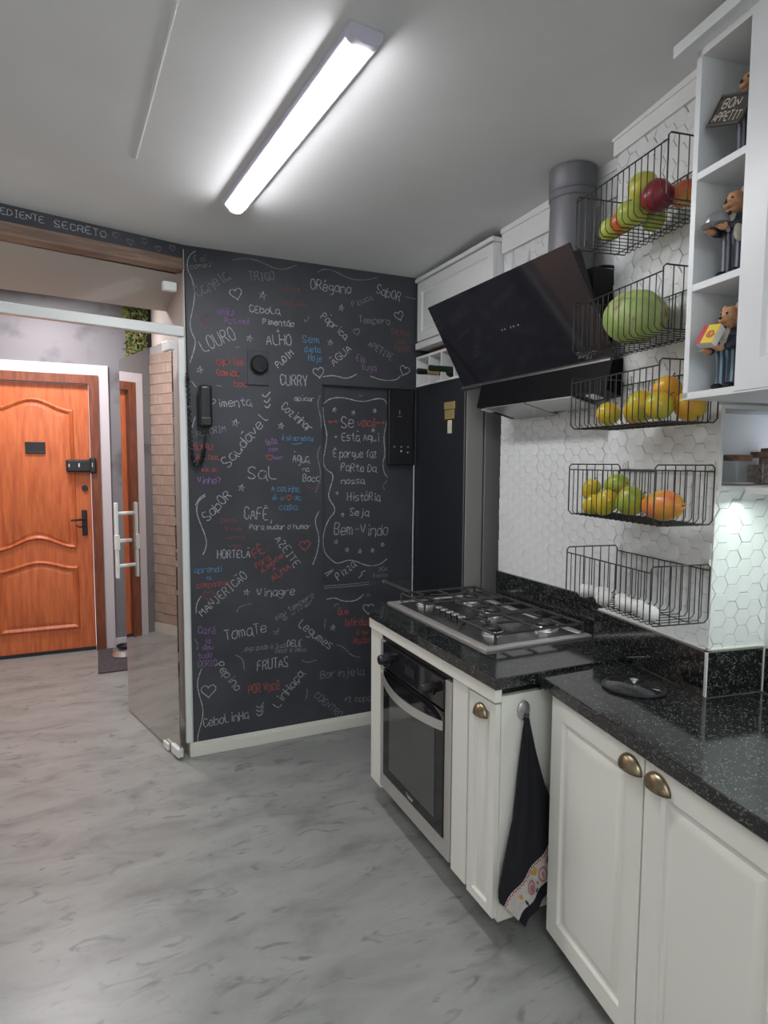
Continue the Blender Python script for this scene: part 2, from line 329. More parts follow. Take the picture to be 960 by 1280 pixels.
# header over the glazed partition: chalk band, wooden trim
hd = struct('wall_header', MB().prism([pp(0), pp(1.7), pp(1.7, .10), pp(0, .10)], 2.593, 2.80), 'chalk_wall')
struct('trim_2', MB().prism([pp(0.002, -.006), pp(1.7, -.006), pp(1.7, .10), pp(.002, .10)], 2.540, 2.594), 'beam_wood', label='worn wooden lintel under the chalked band')
struct('trim_3', MB().prism([pp(.008, -.012), pp(1.7, -.012), pp(1.7, .03), pp(.008, .03)], 2.208, 2.256), 'alu_white', label='white aluminium rail over the glass door', bevel=.003)
wt = struct('window_2', MB().prism([pp(.01, .006), pp(1.66, .006), pp(1.66, .014), pp(.01, .014)], 2.25, 2.542), 'clear')
for u in (.07, 1.2): struct('glass_clamp', MB().prism([pp(u-.03, -.010), pp(u+.035, -.010), pp(u+.035, .026), pp(u-.03, .026)], 2.425, 2.468), 'alu_white', parent=wt, bevel=.004)
struct('trim_4', B(.386, .418, 3.362, 3.395, .074, 2.21), 'alu_white', label='white upright profile at the chalkboard corner', bevel=.003)
struct('trim_5', B(.4185, .4215, 3.356, 3.362, .08, 2.64), 'trim', label='worn pale edge of the chalkboard corner')

# right-hand walls: far strip behind the hob, projecting pier, recess with the small tiled face
wr = struct('wall_right', B(1.806, 1.95, 1.6, 2.56, 0, 2.76), ['grout', 'white_wall'])
for p in wr.data.polygons:
    if p.normal.y > .5: p.material_index = 1
struct('wall_fridge_niche', B(2.5, 2.6, 2.5, 3.5, 0, 2.76).box(1.95, 2.6, 2.4, 2.5, 0, 2.76), 'white_wall')
# pier (near frame: b to the right, a away); niche cut in it for the spice jars
pr_ = MB().box(1.401, 1.78, 1.62, 1.972, 0, 2.78).box(1.401, 1.78, 1.469, 1.62, 0, 1.512).box(1.401, 1.78, 1.469, 1.62, 1.738, 2.78).box(1.401, 1.408, 1.469, 1.62, 1.512, 1.738)
pier = struct('wall_pier', pr_, 'grout', near=True)
struct('wall_right_near', B(1.60, 1.75, -2.6, 1.469, 0, 2.80), 'white_wall', near=True)
struct('trim_6', B(1.396, 1.60, 1.455, 1.470, 1.502, 1.514).box(1.396, 1.60, 1.455, 1.470, 1.736, 1.746).box(1.396, 1.408, 1.455, 1.470, 1.512, 1.738), 'cab_inner', near=True, label='white frame of the small wall niche holding spice jars')
struct('wall_niche', B(1.408, 1.77, 1.612, 1.619, 1.5125, 1.737).box(1.408, 1.77, 1.47, 1.612, 1.5125, 1.516), 'cab_inner', near=True)
struct('trim_7', MB().prism([(1.385, 1.462), (1.402, 1.462), (1.402, 1.982), (1.385, 1.982)], 2.65, 2.76).prism([(1.380, 1.46), (1.402, 1.46), (1.402, 1.985), (1.380, 1.985)], 2.70, 2.76), 'crown', near=True, label='white crown moulding on the pier beside the cabinets')
struct('trim_8', MB().prism([(1.785, 1.75), (1.807, 1.75), (1.807, 2.56), (1.785, 2.56)], 2.572, 2.76).prism([(1.778, 1.75), (1.807, 1.75), (1.807, 2.563), (1.778, 2.563)], 2.665, 2.76), 'crown', label='white crown moulding behind the extractor duct')

# hexagonal relief tiles
def clip(poly, u0, u1, v0, v1):
    def cut(P, f, g):
        out = []
        for i in range(len(P)):
            a, b = P[i], P[(i+1) % len(P)]; fa, fb = f(a), f(b)
            if fa >= 0: out.append(a)
            if fa*fb < 0: t = fa/(fa-fb); out.append((a[0]+(b[0]-a[0])*t, a[1]+(b[1]-a[1])*t))
        return out
    for f in (lambda p: p[0]-u0, lambda p: u1-p[0], lambda p: p[1]-v0, lambda p: v1-p[1]):
        poly = cut(poly, f, None)
        if len(poly) < 3: return []
    return poly
def hextiles(parent, place, u0, u1, v0, v1, holes=(), limit=300, key=None, order=1, m='tile', hh=.052):
    """place(u, v, d) -> local coords; individual tile parts, shared meshes for whole tiles"""
    s = hh/math.sqrt(3); du = 1.5*s; tiles = []
    i0 = int((u0)/du)-1
    for i in range(i0, int(u1/du)+2):
        for j in range(int(v0/hh)-1, int(v1/hh)+2):
            tiles.append((i*du, (j+(.5 if i % 2 else 0))*hh))
    g = .0009; done = []; shared = {}
    for cu, cv in tiles:
        full = [(cu+(s-g)*cos(k*pi/3), cv+(s-g)*sin(k*pi/3)) for k in range(6)]
        P = clip(full, u0, u1, v0, v1)
        if len(P) < 3: continue
        ar = abs(sum(P[k][0]*P[(k+1) % len(P)][1]-P[(k+1) % len(P)][0]*P[k][1] for k in range(len(P))))/2
        if ar < 3e-5: continue
        if any(a[0] < cu < a[1] and a[2] < cv < a[3] for a in holes): continue
        done.append((cu, cv, P, ar > 2.59*(s-g)**2*.999))
    if key: done.sort(key=lambda t: key(t[0], t[1]))
    rest = MB(); rs = random.Random(3)
    for n, (cu, cv, P, whole) in enumerate(done):
        var = rs.randrange(5); t = .0042+.0006*var; tl = (var-2)*.0005; cp = [(p[0]-cu, p[1]-cv) for p in P]
        k = len(P); ce = [sum(p[0] for p in cp)/k, sum(p[1] for p in cp)/k]
        top = [((p[0]-ce[0])*.93+ce[0], (p[1]-ce[1])*.93+ce[1]) for p in cp]
        hgt = lambda p: t+.045*(p[1])+tl*p[0]/s
        vs = [(p[0], p[1], 0) for p in cp]+[(p[0], p[1], hgt(p)-.0008) for p in cp]+[(p[0], p[1], hgt(p)) for p in top]
        fs = [(a+r*k, (a+1) % k+r*k, (a+1) % k+(r+1)*k, a+(r+1)*k) for r in (0, 1) for a in range(k)]+[tuple(range(2*k, 3*k))]
        if n < limit:
            o0 = Vector(place(0, 0, 0)); oc = Vector(place(cu, cv, 0))
            if whole and var in shared: o = bpy.data.objects.new('tile', shared[var]); C.objects.link(o); o.parent = parent
            else:
                mb = MB().poly([Vector(place(*v))-o0 for v in vs], fs); o = link('tile', mb, m, parent)
                if whole: shared[var] = o.data
            o.location = oc
        else: rest.poly([place(v[0]+cu, v[1]+cv, v[2]) for v in vs], fs)
    if rest.v: o = link('tile', rest, m, parent); o['kind'] = 'stuff'
hextiles(wr, lambda u, v, d: (1.806-d, u, v), 1.79, 2.56, 1.035, 2.60, key=lambda u, v: abs(v-1.30) if v < 1.86 else 5+v)
hextiles(pier, lambda u, v, d: (1.401-d, u, v), 1.4691, 1.972, 1.03, 2.66, key=lambda u, v: v)
hextiles(pier, lambda u, v, d: (u, 1.469-d, v), 1.397, 1.60, 1.03, 1.502, hh=.050)

# chalk lettering -------------------------------------------------
G = {'A': '02284 2|1434', 'B': '0208384735050535443202', 'C': '473818061504132 24344', 'D': '0208284644 2202', 'E': '480802 42|0535', 'F': '480802|0535', 'G': '4738180604133242 4525', 'H': '0208|4248|0545', 'I': '1838|2822|1232',
     'J': '38332212 03', 'L': '080242', 'M': '0208244842', 'N': '02084248', 'O': '38180604123244463 8', 'P': '020838473505', 'Q': '38180604123244463 8|3341', 'R': '020838473505|2542', 'S': '4738180615344332 1203', 'T': '0848|2822', 'U': '080312324348',
     'V': '082248', 'X': '0842|0248', 'Y': '0824|4824|22 24', 'Z': '08480242',
     'a': '453616040312324345|4642', 'b': '0802|0526364543321202', 'c': '45361604031232 43', 'd': '4842|4436160403123244', 'e': '04444536160403123243', 'f': '483827 22|0636', 'g': '453616041333 44|46413010', 'h': '0802|0526364542', 'i': '2622|2728',
     'j': '36312010|3738', 'l': '28233242', 'm': '0602|051625 22|25364542', 'n': '0602|0526364542 41', 'o': '361604031232444636 ', 'p': '0600|052636454332 12', 'q': '4640|4536160413 43', 'r': '0602|042646', 's': '4636160514344332 02', 't': '28233242|0646',
     'u': '060312324446|4642', 'v': '062246', 'x': '0642|0246', 'y': '060424|46341000', 'z': '06460242', '.': '1222', ',': '2210', '!': '2824|2322', '?': '07184746 24|2322', '+': '2537 |2327|0545', '1': '062822', '*': '2428|0547|0745', "'": '2826'}
G['a'] = '453616040312324446|464251'; G['d'] = '4842|4436160403123244|'; G['-'] = '1545'
ACC = {'ú': 'u1939', 'á': 'a1939', 'â': 'a172937', 'ã': 'a172748', 'é': 'e1739', 'ê': 'e172937', 'í': 'i1939', 'ó': 'o1739', 'ç': 'c222110', 'Á': 'A1939', 'É': 'E1939', 'Ê': 'E192939', 'Ã': 'A192949'}
def chaikin(P, it=2):
    for _ in range(it):
        if len(P) < 3: return P
        Q = [P[0]]
        for a, b in zip(P, P[1:]): Q += [(a[0]*.75+b[0]*.25, a[1]*.75+b[1]*.25), (a[0]*.25+b[0]*.75, a[1]*.25+b[1]*.75)]
        P = Q+[P[-1]]
    return P
def glyph(c):
    out = []; extra = None
    if c in ACC: extra = ACC[c][1:]; c = ACC[c][0]
    src = G.get(c) or G.get(c.upper()) or ''
    for st in src.replace(' ', '').split('|')+([extra] if extra else []):
        out.append([(int(st[i]), int(st[i+1])-2) for i in range(0, len(st)-1, 2)])
    return out
ADV = {' ': 3.2, 'i': 3.6, 'l': 4.2, '.': 2.6, ',': 2.6, 'I': 4.6, 'm': 5.6, 'M': 5.6}
def ribbon(mb, P, wd, place):
    n = len(P)
    if n < 2: return
    L_ = []
    for i, p in enumerate(P):
        a = P[max(i-1, 0)]; b = P[min(i+1, n-1)]; dx, dy = b[0]-a[0], b[1]-a[1]; l = math.hypot(dx, dy) or 1
        ww = wd*(.8+.4*random.random()); L_.append((p[0]-dy/l*ww/2, p[1]+dx/l*ww/2)); L_.append((p[0]+dy/l*ww/2, p[1]-dx/l*ww/2))
    vs = [place(u, v, 0) for u, v in L_]
    mb.poly(vs, [(2*i, 2*i+1, 2*i+3, 2*i+2) for i in range(n-1)])
def stroke_text(mb, s, p0, p1, h, wd, place, jit=.25):
    tot = sum(ADV.get(c, 5.2) for c in s)-1.2; L_ = math.hypot(p1[0]-p0[0], p1[1]-p0[1]); sx = L_/tot; sy = h/6
    ca, sa = (p1[0]-p0[0])/L_, (p1[1]-p0[1])/L_; x = 0
    for c in s:
        jy = random.uniform(-jit, jit); k = random.uniform(.92, 1.08)
        for st in glyph(c):
            st = [((x+px+random.uniform(-.12, .12))*sx, (py*k+jy+random.uniform(-.12, .12))*sy) for px, py in st]
            st = chaikin(st); ribbon(mb, [(p0[0]+u*ca-v*sa, p0[1]+u*sa+v*ca) for u, v in st], wd, place)
        x += ADV.get(c, 5.2)
on_wall = lambda u, v, d: (u, 3.3588, v)
in_rec = lambda u, v, d: (u, 3.3838, v)
CH = {'w': 'chalk_w', 'd': 'chalk_d', 'r': 'chalk_r', 'b': 'chalk_b', 'p': 'chalk_p', 'o': 'chalk_o'}
TX= [["E aí,",0.472,2.59,0.546,2.6,0.027,"d",0],["comeu!",0.453,2.547,0.577,2.579,0.025,"d",0],["Canela",0.493,2.409,0.652,2.526,0.057,"d",0],["TRIGO",0.753,2.528,0.887,2.545,0.044,"d",0],["Uma",0.932,2.495,1.023,2.501,0.032,"o",0],["pausa",0.938,2.422,1.065,2.43,0.032,"o",0],["ORégano",1.089,2.522,1.327,2.527,0.051,"w",0],["SabOR",1.481,2.547,1.632,2.516,0.05,"w",0],["Pipoca",1.338,2.453,1.461,2.508,0.03,"d",0],["CEboLa",0.751,2.363,0.913,2.372,0.036,"w",0],["Pimentão",0.821,2.309,0.993,2.312,0.031,"w",0],["é",0.898,2.275,0.909,2.276,0.013,"w",0],["ALHO",0.84,2.202,0.978,2.21,0.055,"w",0],["feijão",0.579,2.335,0.669,2.342,0.035,"p",0],["Para você",0.623,2.297,0.75,2.303,0.028,"p",0],["LOURO",0.513,2.137,0.681,2.222,0.063,"w",0],["aqui Tem",0.575,2.082,0.714,2.085,0.036,"r",0],["Comida",0.574,2.024,0.691,2.026,0.033,"r",0],["boa",0.664,1.975,0.73,1.973,0.031,"r",0],["PuDIM",0.905,2.084,0.992,2.165,0.035,"w",0],["Páprica",1.144,2.373,1.292,2.269,0.041,"w",0],["Tempero",1.376,2.368,1.571,2.378,0.039,"d",0],["Sem",1.039,2.234,1.136,2.236,0.038,"b",0],["dieta",1.052,2.182,1.143,2.185,0.032,"b",0],["Hoje",1.075,2.136,1.15,2.136,0.035,"b",0],["ÁGUA",1.224,2.116,1.333,2.213,0.042,"w",0],["APETITE",1.431,2.244,1.579,2.172,0.037,"d",0],["Cozinha",1.581,2.325,1.693,2.326,0.034,"o",0],["tem",1.606,2.272,1.672,2.275,0.026,"o",0],["feliz",1.598,2.228,1.705,2.231,0.035,"o",0],["Ela",1.361,2.154,1.411,2.152,0.034,"p",0],["fuga",1.392,2.105,1.483,2.108,0.034,"p",0],["CURRY",0.914,1.991,1.068,1.997,0.056,"w",0],["açúcar",0.993,1.914,1.106,1.916,0.025,"w",0],["Pimenta",0.546,1.858,0.753,1.876,0.044,"w",0],["Cozinhar",0.913,1.87,1.076,1.741,0.046,"w",0],["ALECRIM",0.468,1.704,0.619,1.735,0.033,"d",0],["Saudável",0.629,1.543,0.841,1.8,0.056,"w",0],["Que Tal",0.454,1.64,0.549,1.638,0.031,"r",0],["Uma boa",0.453,1.588,0.583,1.586,0.028,"r",0],["xíc. de",0.492,1.524,0.564,1.524,0.021,"r",0],["Vinho?",0.469,1.462,0.585,1.461,0.034,"p",0],["é só acreditar",0.921,1.696,1.108,1.694,0.027,"b",0],["feito",0.832,1.665,0.893,1.677,0.035,"p",0],["com",0.848,1.635,0.898,1.636,0.024,"p",0],["amor",0.873,1.591,0.926,1.591,0.019,"p",0],["Água",0.981,1.576,1.075,1.574,0.05,"w",0],["na",1.038,1.525,1.075,1.525,0.025,"w",0],["Boca",1.038,1.468,1.136,1.467,0.039,"w",0],["SaL",0.73,1.482,0.888,1.481,0.065,"w",0],["A cozinha",0.86,1.417,1.016,1.409,0.033,"b",0],["é o",0.866,1.37,0.927,1.366,0.025,"b",0],["da",0.987,1.365,1.024,1.364,0.028,"b",0],["casa",0.901,1.314,1.004,1.311,0.033,"b",0],["SabOR",0.517,1.261,0.645,1.393,0.048,"w",0],["CAFÉ,",0.707,1.263,0.856,1.26,0.068,"w",0],["Para mudar o humor",0.737,1.21,1.082,1.199,0.03,"w",0],["Deus",0.585,1.252,0.67,1.256,0.024,"o",0],["Vive",0.603,1.207,0.691,1.206,0.024,"o",0],["uma",0.61,1.164,0.706,1.159,0.022,"o",0],["vez",0.623,1.117,0.695,1.113,0.024,"o",0],["HORTELÃ",0.563,1.061,0.737,1.059,0.043,"w",0],["FÉ.",0.766,1.049,0.837,1.093,0.05,"r",0],["Para",0.775,0.993,0.849,1.041,0.03,"r",0],["ALIMENTAR",0.802,0.966,0.93,1.05,0.025,"r",0],["A",0.867,0.973,0.884,0.983,0.022,"r",0],["ALMA",0.866,0.914,0.967,0.983,0.039,"r",0],["AZEITE",0.874,1.151,0.987,0.982,0.044,"w",0],["aprendi",0.444,0.992,0.584,0.99,0.032,"b",0],["a",0.505,0.955,0.526,0.953,0.021,"b",0],["companhia",0.453,0.911,0.622,0.914,0.029,"r",0],["MANJERICÃO",0.482,0.755,0.724,0.948,0.046,"w",0],["Vinagre",0.771,0.838,0.986,0.828,0.045,"w",0],["seu tempero",0.878,0.694,1.101,0.809,0.031,"d",0],["é viver",0.924,0.685,1.101,0.776,0.026,"d",0],["TomaTe",0.598,0.608,0.824,0.636,0.061,"w",0],["Legumes",1.004,0.648,1.191,0.488,0.052,"w",0],["...ego pode é tudo",0.678,0.54,0.94,0.534,0.028,"d",0],["DELE",0.94,0.537,1.025,0.529,0.037,"w",0],["Deus é Deus",0.873,0.508,1.052,0.497,0.029,"d",0],["FRUTAS",0.77,0.421,0.945,0.42,0.057,"w",0],["Pepino",0.543,0.477,0.652,0.322,0.044,"w",0],["Café",0.455,0.663,0.546,0.656,0.035,"p",0],["já",0.486,0.611,0.517,0.607,0.027,"p",0],["deu",0.479,0.575,0.532,0.571,0.027,"p",0],["tudo",0.452,0.53,0.526,0.528,0.03,"p",0],["CERTO",0.451,0.483,0.549,0.479,0.033,"p",0],["POR Você",0.72,0.292,0.895,0.294,0.054,"r",0],["LinHaça",0.888,0.187,1.039,0.364,0.049,"w",0],["Berinjela",1.137,0.323,1.409,0.309,0.045,"d",0],["COENTRO",1.096,0.222,1.253,0.067,0.039,"d",0],["+1 copo",1.284,0.153,1.459,0.14,0.04,"d",0],["CeboLinHa",0.475,0.148,0.718,0.158,0.05,"w",0],["Que",1.246,0.69,1.31,0.687,0.036,"r",0],["felicidade",1.285,0.618,1.457,0.606,0.045,"r",0],["é ter",1.364,0.558,1.448,0.552,0.027,"r",0],["Razão!",1.345,0.503,1.458,0.499,0.036,"r",0],["Se",1.277,1.775,1.355,1.778,0.064,"w",1],["você",1.375,1.784,1.495,1.784,0.047,"r",1],["Está Aqui",1.281,1.7,1.515,1.702,0.045,"w",1],["É porque faz",1.228,1.605,1.5,1.605,0.045,"w",1],["PaRte Da",1.275,1.526,1.497,1.519,0.045,"w",1],["nossa",1.277,1.451,1.421,1.453,0.035,"w",1],["HistóRia",1.315,1.353,1.523,1.349,0.046,"w",1],["Seja",1.331,1.266,1.45,1.26,0.041,"w",1],["Bem-Vindo",1.232,1.156,1.574,1.138,0.068,"w",1],["Pizza",1.261,0.886,1.37,0.966,0.044,"w",1],["BOA",1.518,0.923,1.575,0.921,0.026,"d",1],["**",1.198,1.788,1.259,1.79,0.026,"r",1],["**",1.499,1.792,1.551,1.794,0.026,"r",1],["*",1.235,1.706,1.251,1.706,0.024,"w",1],["é noite",1.479,0.89,1.575,0.885,0.021,"d",1]]
HX= [[0.681,2.453,0.032,"w",0.3,0],[0.522,2.306,0.024,"o",0,0],[1.361,2.318,0.021,"d",0.3,0],[1.629,2.435,0.029,"w",0.35,0],[1.133,2.076,0.032,"w",0.2,0],[1.668,2.12,0.032,"w",-0.3,0],[0.851,1.6,0.017,"r",0,0],[0.958,1.379,0.016,"r",0,0],[1.048,1.108,0.032,"r",0.1,0],[0.514,0.865,0.029,"o",0,0],[0.505,0.347,0.039,"w",0,0],[1.439,0.708,0.034,"w",0,0]]
SX= [[0.822,2.459,0.02,0],[1.267,2.44,0.017,0],[0.749,2.228,0.017,0],[0.489,2.047,0.017,0],[1.202,2.242,0.017,0],[0.668,1.781,0.02,0],[0.916,1.772,0.018,0],[0.696,1.436,0.018,0],[0.716,0.866,0.016,0],[1.215,0.615,0.018,0],[1.245,1.113,0.013,1],[1.312,1.063,0.013,1],[1.395,1.05,0.013,1],[1.475,1.051,0.013,1],[1.541,1.083,0.013,1],[1.235,1.874,0.013,1],[1.352,1.861,0.013,1],[1.487,1.878,0.013,1],[1.25,1.397,0.009,1],[1.285,1.27,0.012,1],[1.476,1.764,0.012,1]]
LX= [[[[0.479,2.64],[0.448,2.614],[0.437,2.576],[0.44,2.539],[0.46,2.505],[0.475,2.432],[0.462,2.356],[0.444,2.279],[0.453,2.23],[0.474,2.195],[0.463,2.143],[0.442,2.079]],"w",0],[[[0.66,2.618],[0.725,2.64],[0.804,2.637],[0.871,2.61],[0.94,2.606],[1.009,2.641]],"d",0],[[[1.13,2.617],[1.166,2.643],[1.24,2.635],[1.315,2.604],[1.406,2.608],[1.492,2.635]],"d",0],[[[1.157,2.053],[1.224,2.066],[1.3,2.047],[1.361,2.079]],"w",0],[[[1.447,2.074],[1.519,2.053],[1.616,2.059],[1.645,2.092]],"w",0],[[[0.813,1.939],[0.83,1.92],[0.858,1.954]],"w",0],[[[0.823,1.906],[0.84,1.891],[0.858,1.921]],"w",0],[[[0.826,1.877],[0.843,1.864],[0.857,1.888]],"w",0],[[[1.05,2.357],[1.061,2.341],[1.082,2.378]],"d",0],[[[0.448,1.988],[0.47,1.959]],"w",0],[[[0.463,1.807],[0.446,1.749]],"w",0],[[[0.571,1.972],[0.602,1.97]],"d",0],[[[0.673,2.173],[0.7,2.182]],"d",0],[[[0.975,1.678],[0.996,1.673],[1.035,1.682]],"b",0],[[[1.669,2.546],[1.744,2.541]],"d",0],[[[1.057,1.442],[1.074,1.428],[1.104,1.43],[1.133,1.441]],"o",0],[[[0.506,1.405],[0.474,1.386],[0.455,1.347]],"w",0],[[[1.142,1.948],[1.123,1.906],[1.149,1.809],[1.146,1.768]],"d",0],[[[1.142,1.669],[1.119,1.613],[1.141,1.543],[1.141,1.472],[1.111,1.402]],"d",0],[[[0.506,1.396],[0.468,1.37],[0.458,1.318],[0.478,1.252],[0.509,1.171],[0.505,1.118],[0.488,1.086]],"w",0],[[[1.133,1.299],[1.103,1.243],[1.135,1.156],[1.125,1.071],[1.094,0.993]],"w",0],[[[0.475,0.866],[0.451,0.828],[0.448,0.775]],"w",0],[[[0.441,0.64],[0.457,0.598],[0.447,0.579]],"d",0],[[[0.471,0.473],[0.446,0.408],[0.453,0.339],[0.477,0.252],[0.468,0.184],[0.446,0.119],[0.443,0.071]],"w",0],[[[0.66,0.761],[0.674,0.787],[0.708,0.798],[0.742,0.799]],"d",0],[[[0.65,0.526],[0.691,0.5],[0.699,0.435]],"d",0],[[[1.025,0.449],[1.054,0.426],[1.115,0.437]],"d",0],[[[1.238,0.511],[1.285,0.491],[1.332,0.432],[1.388,0.417]],"d",0],[[[0.763,0.219],[0.784,0.202],[0.803,0.235]],"w",0],[[[0.763,0.197],[0.784,0.179],[0.803,0.212]],"w",0],[[[0.763,0.174],[0.784,0.156],[0.803,0.189]],"w",0],[[[0.862,0.634],[0.878,0.624],[0.895,0.648]],"d",0],[[[0.862,0.62],[0.878,0.61],[0.895,0.634]],"d",0],[[[1.054,0.276],[1.06,0.245],[1.046,0.211]],"d",0],[[[1.169,0.674],[1.164,0.616]],"d",0],[[[1.17,1.906],[1.209,1.938],[1.288,1.948],[1.409,1.922],[1.506,1.954],[1.562,1.944],[1.571,1.878],[1.563,1.802],[1.543,1.724],[1.558,1.622],[1.536,1.57],[1.553,1.506],[1.572,1.487]],"w",1],[[[1.167,1.887],[1.17,1.814],[1.193,1.729],[1.18,1.655],[1.164,1.581],[1.182,1.532],[1.235,1.507],[1.205,1.42],[1.195,1.371],[1.25,1.3],[1.195,1.245],[1.163,1.159],[1.168,1.058],[1.221,1.004],[1.254,0.983],[1.336,1.01],[1.44,0.958],[1.518,0.959],[1.573,0.996]],"w",1],[[[1.554,1.415],[1.536,1.435],[1.57,1.467]],"d",1],[[[1.174,0.931],[1.227,0.953]],"w",1],[[[1.187,0.917],[1.207,0.935],[1.221,0.943]],"w",1],[[[1.384,0.89],[1.409,0.908],[1.401,0.922],[1.429,0.933]],"w",1],[[[1.385,1.968],[1.398,1.956],[1.415,1.97]],"d",1],[[[1.161,0.853],[1.278,0.851],[1.443,0.854]],"d",0],[[[1.161,0.866],[1.278,0.864],[1.443,0.867]],"d",0],[[[1.178,0.786],[1.225,0.794],[1.278,0.764],[1.36,0.76],[1.409,0.795]],"w",0],[[[1.43,0.8],[1.43,0.78]],"d",0],[[[1.444,0.799],[1.446,0.779]],"d",0],[[[1.224,0.741],[1.231,0.753],[1.251,0.751]],"d",0]]
for s, x0, z0, x1, z1, h, c, nz in TX:
    mb = MB(); stroke_text(mb, s, (x0, z0), (x1, z1), h, .0046 if h > .03 else .0038, in_rec if nz else on_wall); link('chalk_lettering', mb, CH[c], wall_back)
for x, z, r, c, rot, nz in HX:
    P = []
    for k in range(25):
        t = 2*pi*k/24; hx = 16*sin(t)**3/16; hy = (13*cos(t)-5*cos(2*t)-2*cos(3*t)-cos(4*t))/16
        P.append((x+r*(hx*cos(rot)-hy*sin(rot)), z+r*(hx*sin(rot)+hy*cos(rot))))
    mb = MB(); ribbon(mb, P, .005, in_rec if nz else on_wall); link('chalk_heart', mb, CH[c], wall_back)
for x, z, r, nz in SX:
    P = [(x+r*1.1*sin(4*pi*k/5+.2), z+r*1.1*cos(4*pi*k/5+.2)) for k in range(6)]
    mb = MB(); ribbon(mb, P, .005, in_rec if nz else on_wall); link('chalk_star', mb, 'chalk_w', wall_back)
for P, c, nz in LX:
    mb = MB(); ribbon(mb, chaikin([tuple(p) for p in P], 3), .005, in_rec if nz else on_wall); link('chalk_line', mb, CH[c], wall_back)
on_beam = lambda u, v, d: (*pp(-u, -.0012), v)
mb = MB(); stroke_text(mb, 'INGREDIENTE', (-.885, 2.624), (-.625, 2.622), .027, .004, on_beam); link('chalk_lettering', mb, 'chalk_w', hd)
mb = MB(); stroke_text(mb, 'SECRETO', (-.585, 2.617), (-.366, 2.617), .029, .004, on_beam); link('chalk_lettering', mb, 'chalk_w', hd)
for u, z in ((-.323, 2.639), (-.258, 2.621), (-.191, 2.64), (-.126, 2.618), (-.055, 2.635)):
    P = []
    for k in range(17):
        t = 2*pi*k/16; P.append((u+.015*sin(t)**3, z+.015*(13*cos(t)-5*cos(2*t)-2*cos(3*t)-cos(4*t))/16))
    mb = MB(); ribbon(mb, P, .0035, on_beam); link('chalk_heart', mb, 'chalk_d', hd)

# ------------------------------------------------------------------ entrance door
dr_ = struct('door_1', B(-.865, -.058, 5.645, 5.685, .008, 2.187), 'door_wood')
def part(name, mb, m, parent, **k): return link(name, mb, m, parent, **k)
part('door_frame', B(-.055, .018, 5.60, 5.70, 0, 2.262).box(-.94, -.868, 5.60, 5.70, 0, 2.262).box(-.868, -.055, 5.60, 5.70, 2.192, 2.262), 'frame_wood', dr_)
part('casing', B(.018, .092, 5.612, 5.632, 0, 2.345).box(-1.015, -.94, 5.612, 5.632, 0, 2.345).box(-.94, .018, 5.612, 5.632, 2.262, 2.345), 'pink_white', dr_)
part('door_sweep', B(-.865, -.058, 5.636, 5.646, .004, .03), 'matte_black', dr_)
def arched(u0, u1, v0, v1, rt, rb):
    def f(i):
        a, b = u0+i, u1-i; P = []; n = 14
        for k in range(n+1):
            t = k/n; P.append((a+(b-a)*t, v0+i+rb*(.5-.5*cos(2*pi*t))))
        for k in range(n+1):
            t = 1-k/n; P.append((a+(b-a)*t, v1-i+rt*(.5-.5*cos(2*pi*t))))
        return P
    return f
prof = [(0, 0), (.004, .012), (.014, .019), (.026, .013), (.034, .004), (.044, .003), (.060, .010), (.066, .011)]
for a in ((-.745, -.172, .86, 1.985, .085, .085), (-.745, -.172, .20, .715, .06, 0)):
    part('door_panel', rings(MB(), arched(*a), prof, lambda u, v, d: (u, 5.645-d, v)), 'door_wood', dr_, smooth=35)
part('peephole_plate', B(-.517, -.377, 5.622, 5.640, 1.640, 1.722).box(-.517, -.377, 5.618, 5.640, 1.632, 1.645), 'black_plastic', dr_, bevel=.003)
lk = part('door_lock', B(-.235, -.02, 5.585, 5.645, 1.485, 1.585).box(-.065, -.015, 5.575, 5.60, 1.475, 1.60), 'black_plastic', dr_, bevel=.012, seg=3)
for q_ in ((-.215, -.208, 5.5835, 5.586, 1.525, 1.55), (-.145, -.135, 5.5835, 5.586, 1.525, 1.555), (-.045, -.04, 5.5735, 5.576, 1.525, 1.56)): part('indicator', B(*q_), 'print_white', lk)
part('keyhole', MB().lathe([(0, 5.630), (.022, 5.630), (.024, 5.645)], (-.105, 0, 1.354), axis='y'), 'black_plastic', dr_, smooth=True)
hp = part('handle_plate', B(-.135, -.095, 5.632, 5.645, .965, 1.175), 'black_plastic', dr_, bevel=.004)
part('lever', MB().tube([(-.115, 5.635, 1.10), (-.115, 5.59, 1.10), (-.13, 5.585, 1.10), (-.215, 5.585, 1.095)], .009, 8), 'black_plastic', hp, smooth=True)
part('latch_knob', MB().tube([(-.118, 5.63, 1.045), (-.15, 5.60, 1.035), (-.175, 5.60, 1.05)], .006, 6), 'black_plastic', hp, smooth=True)

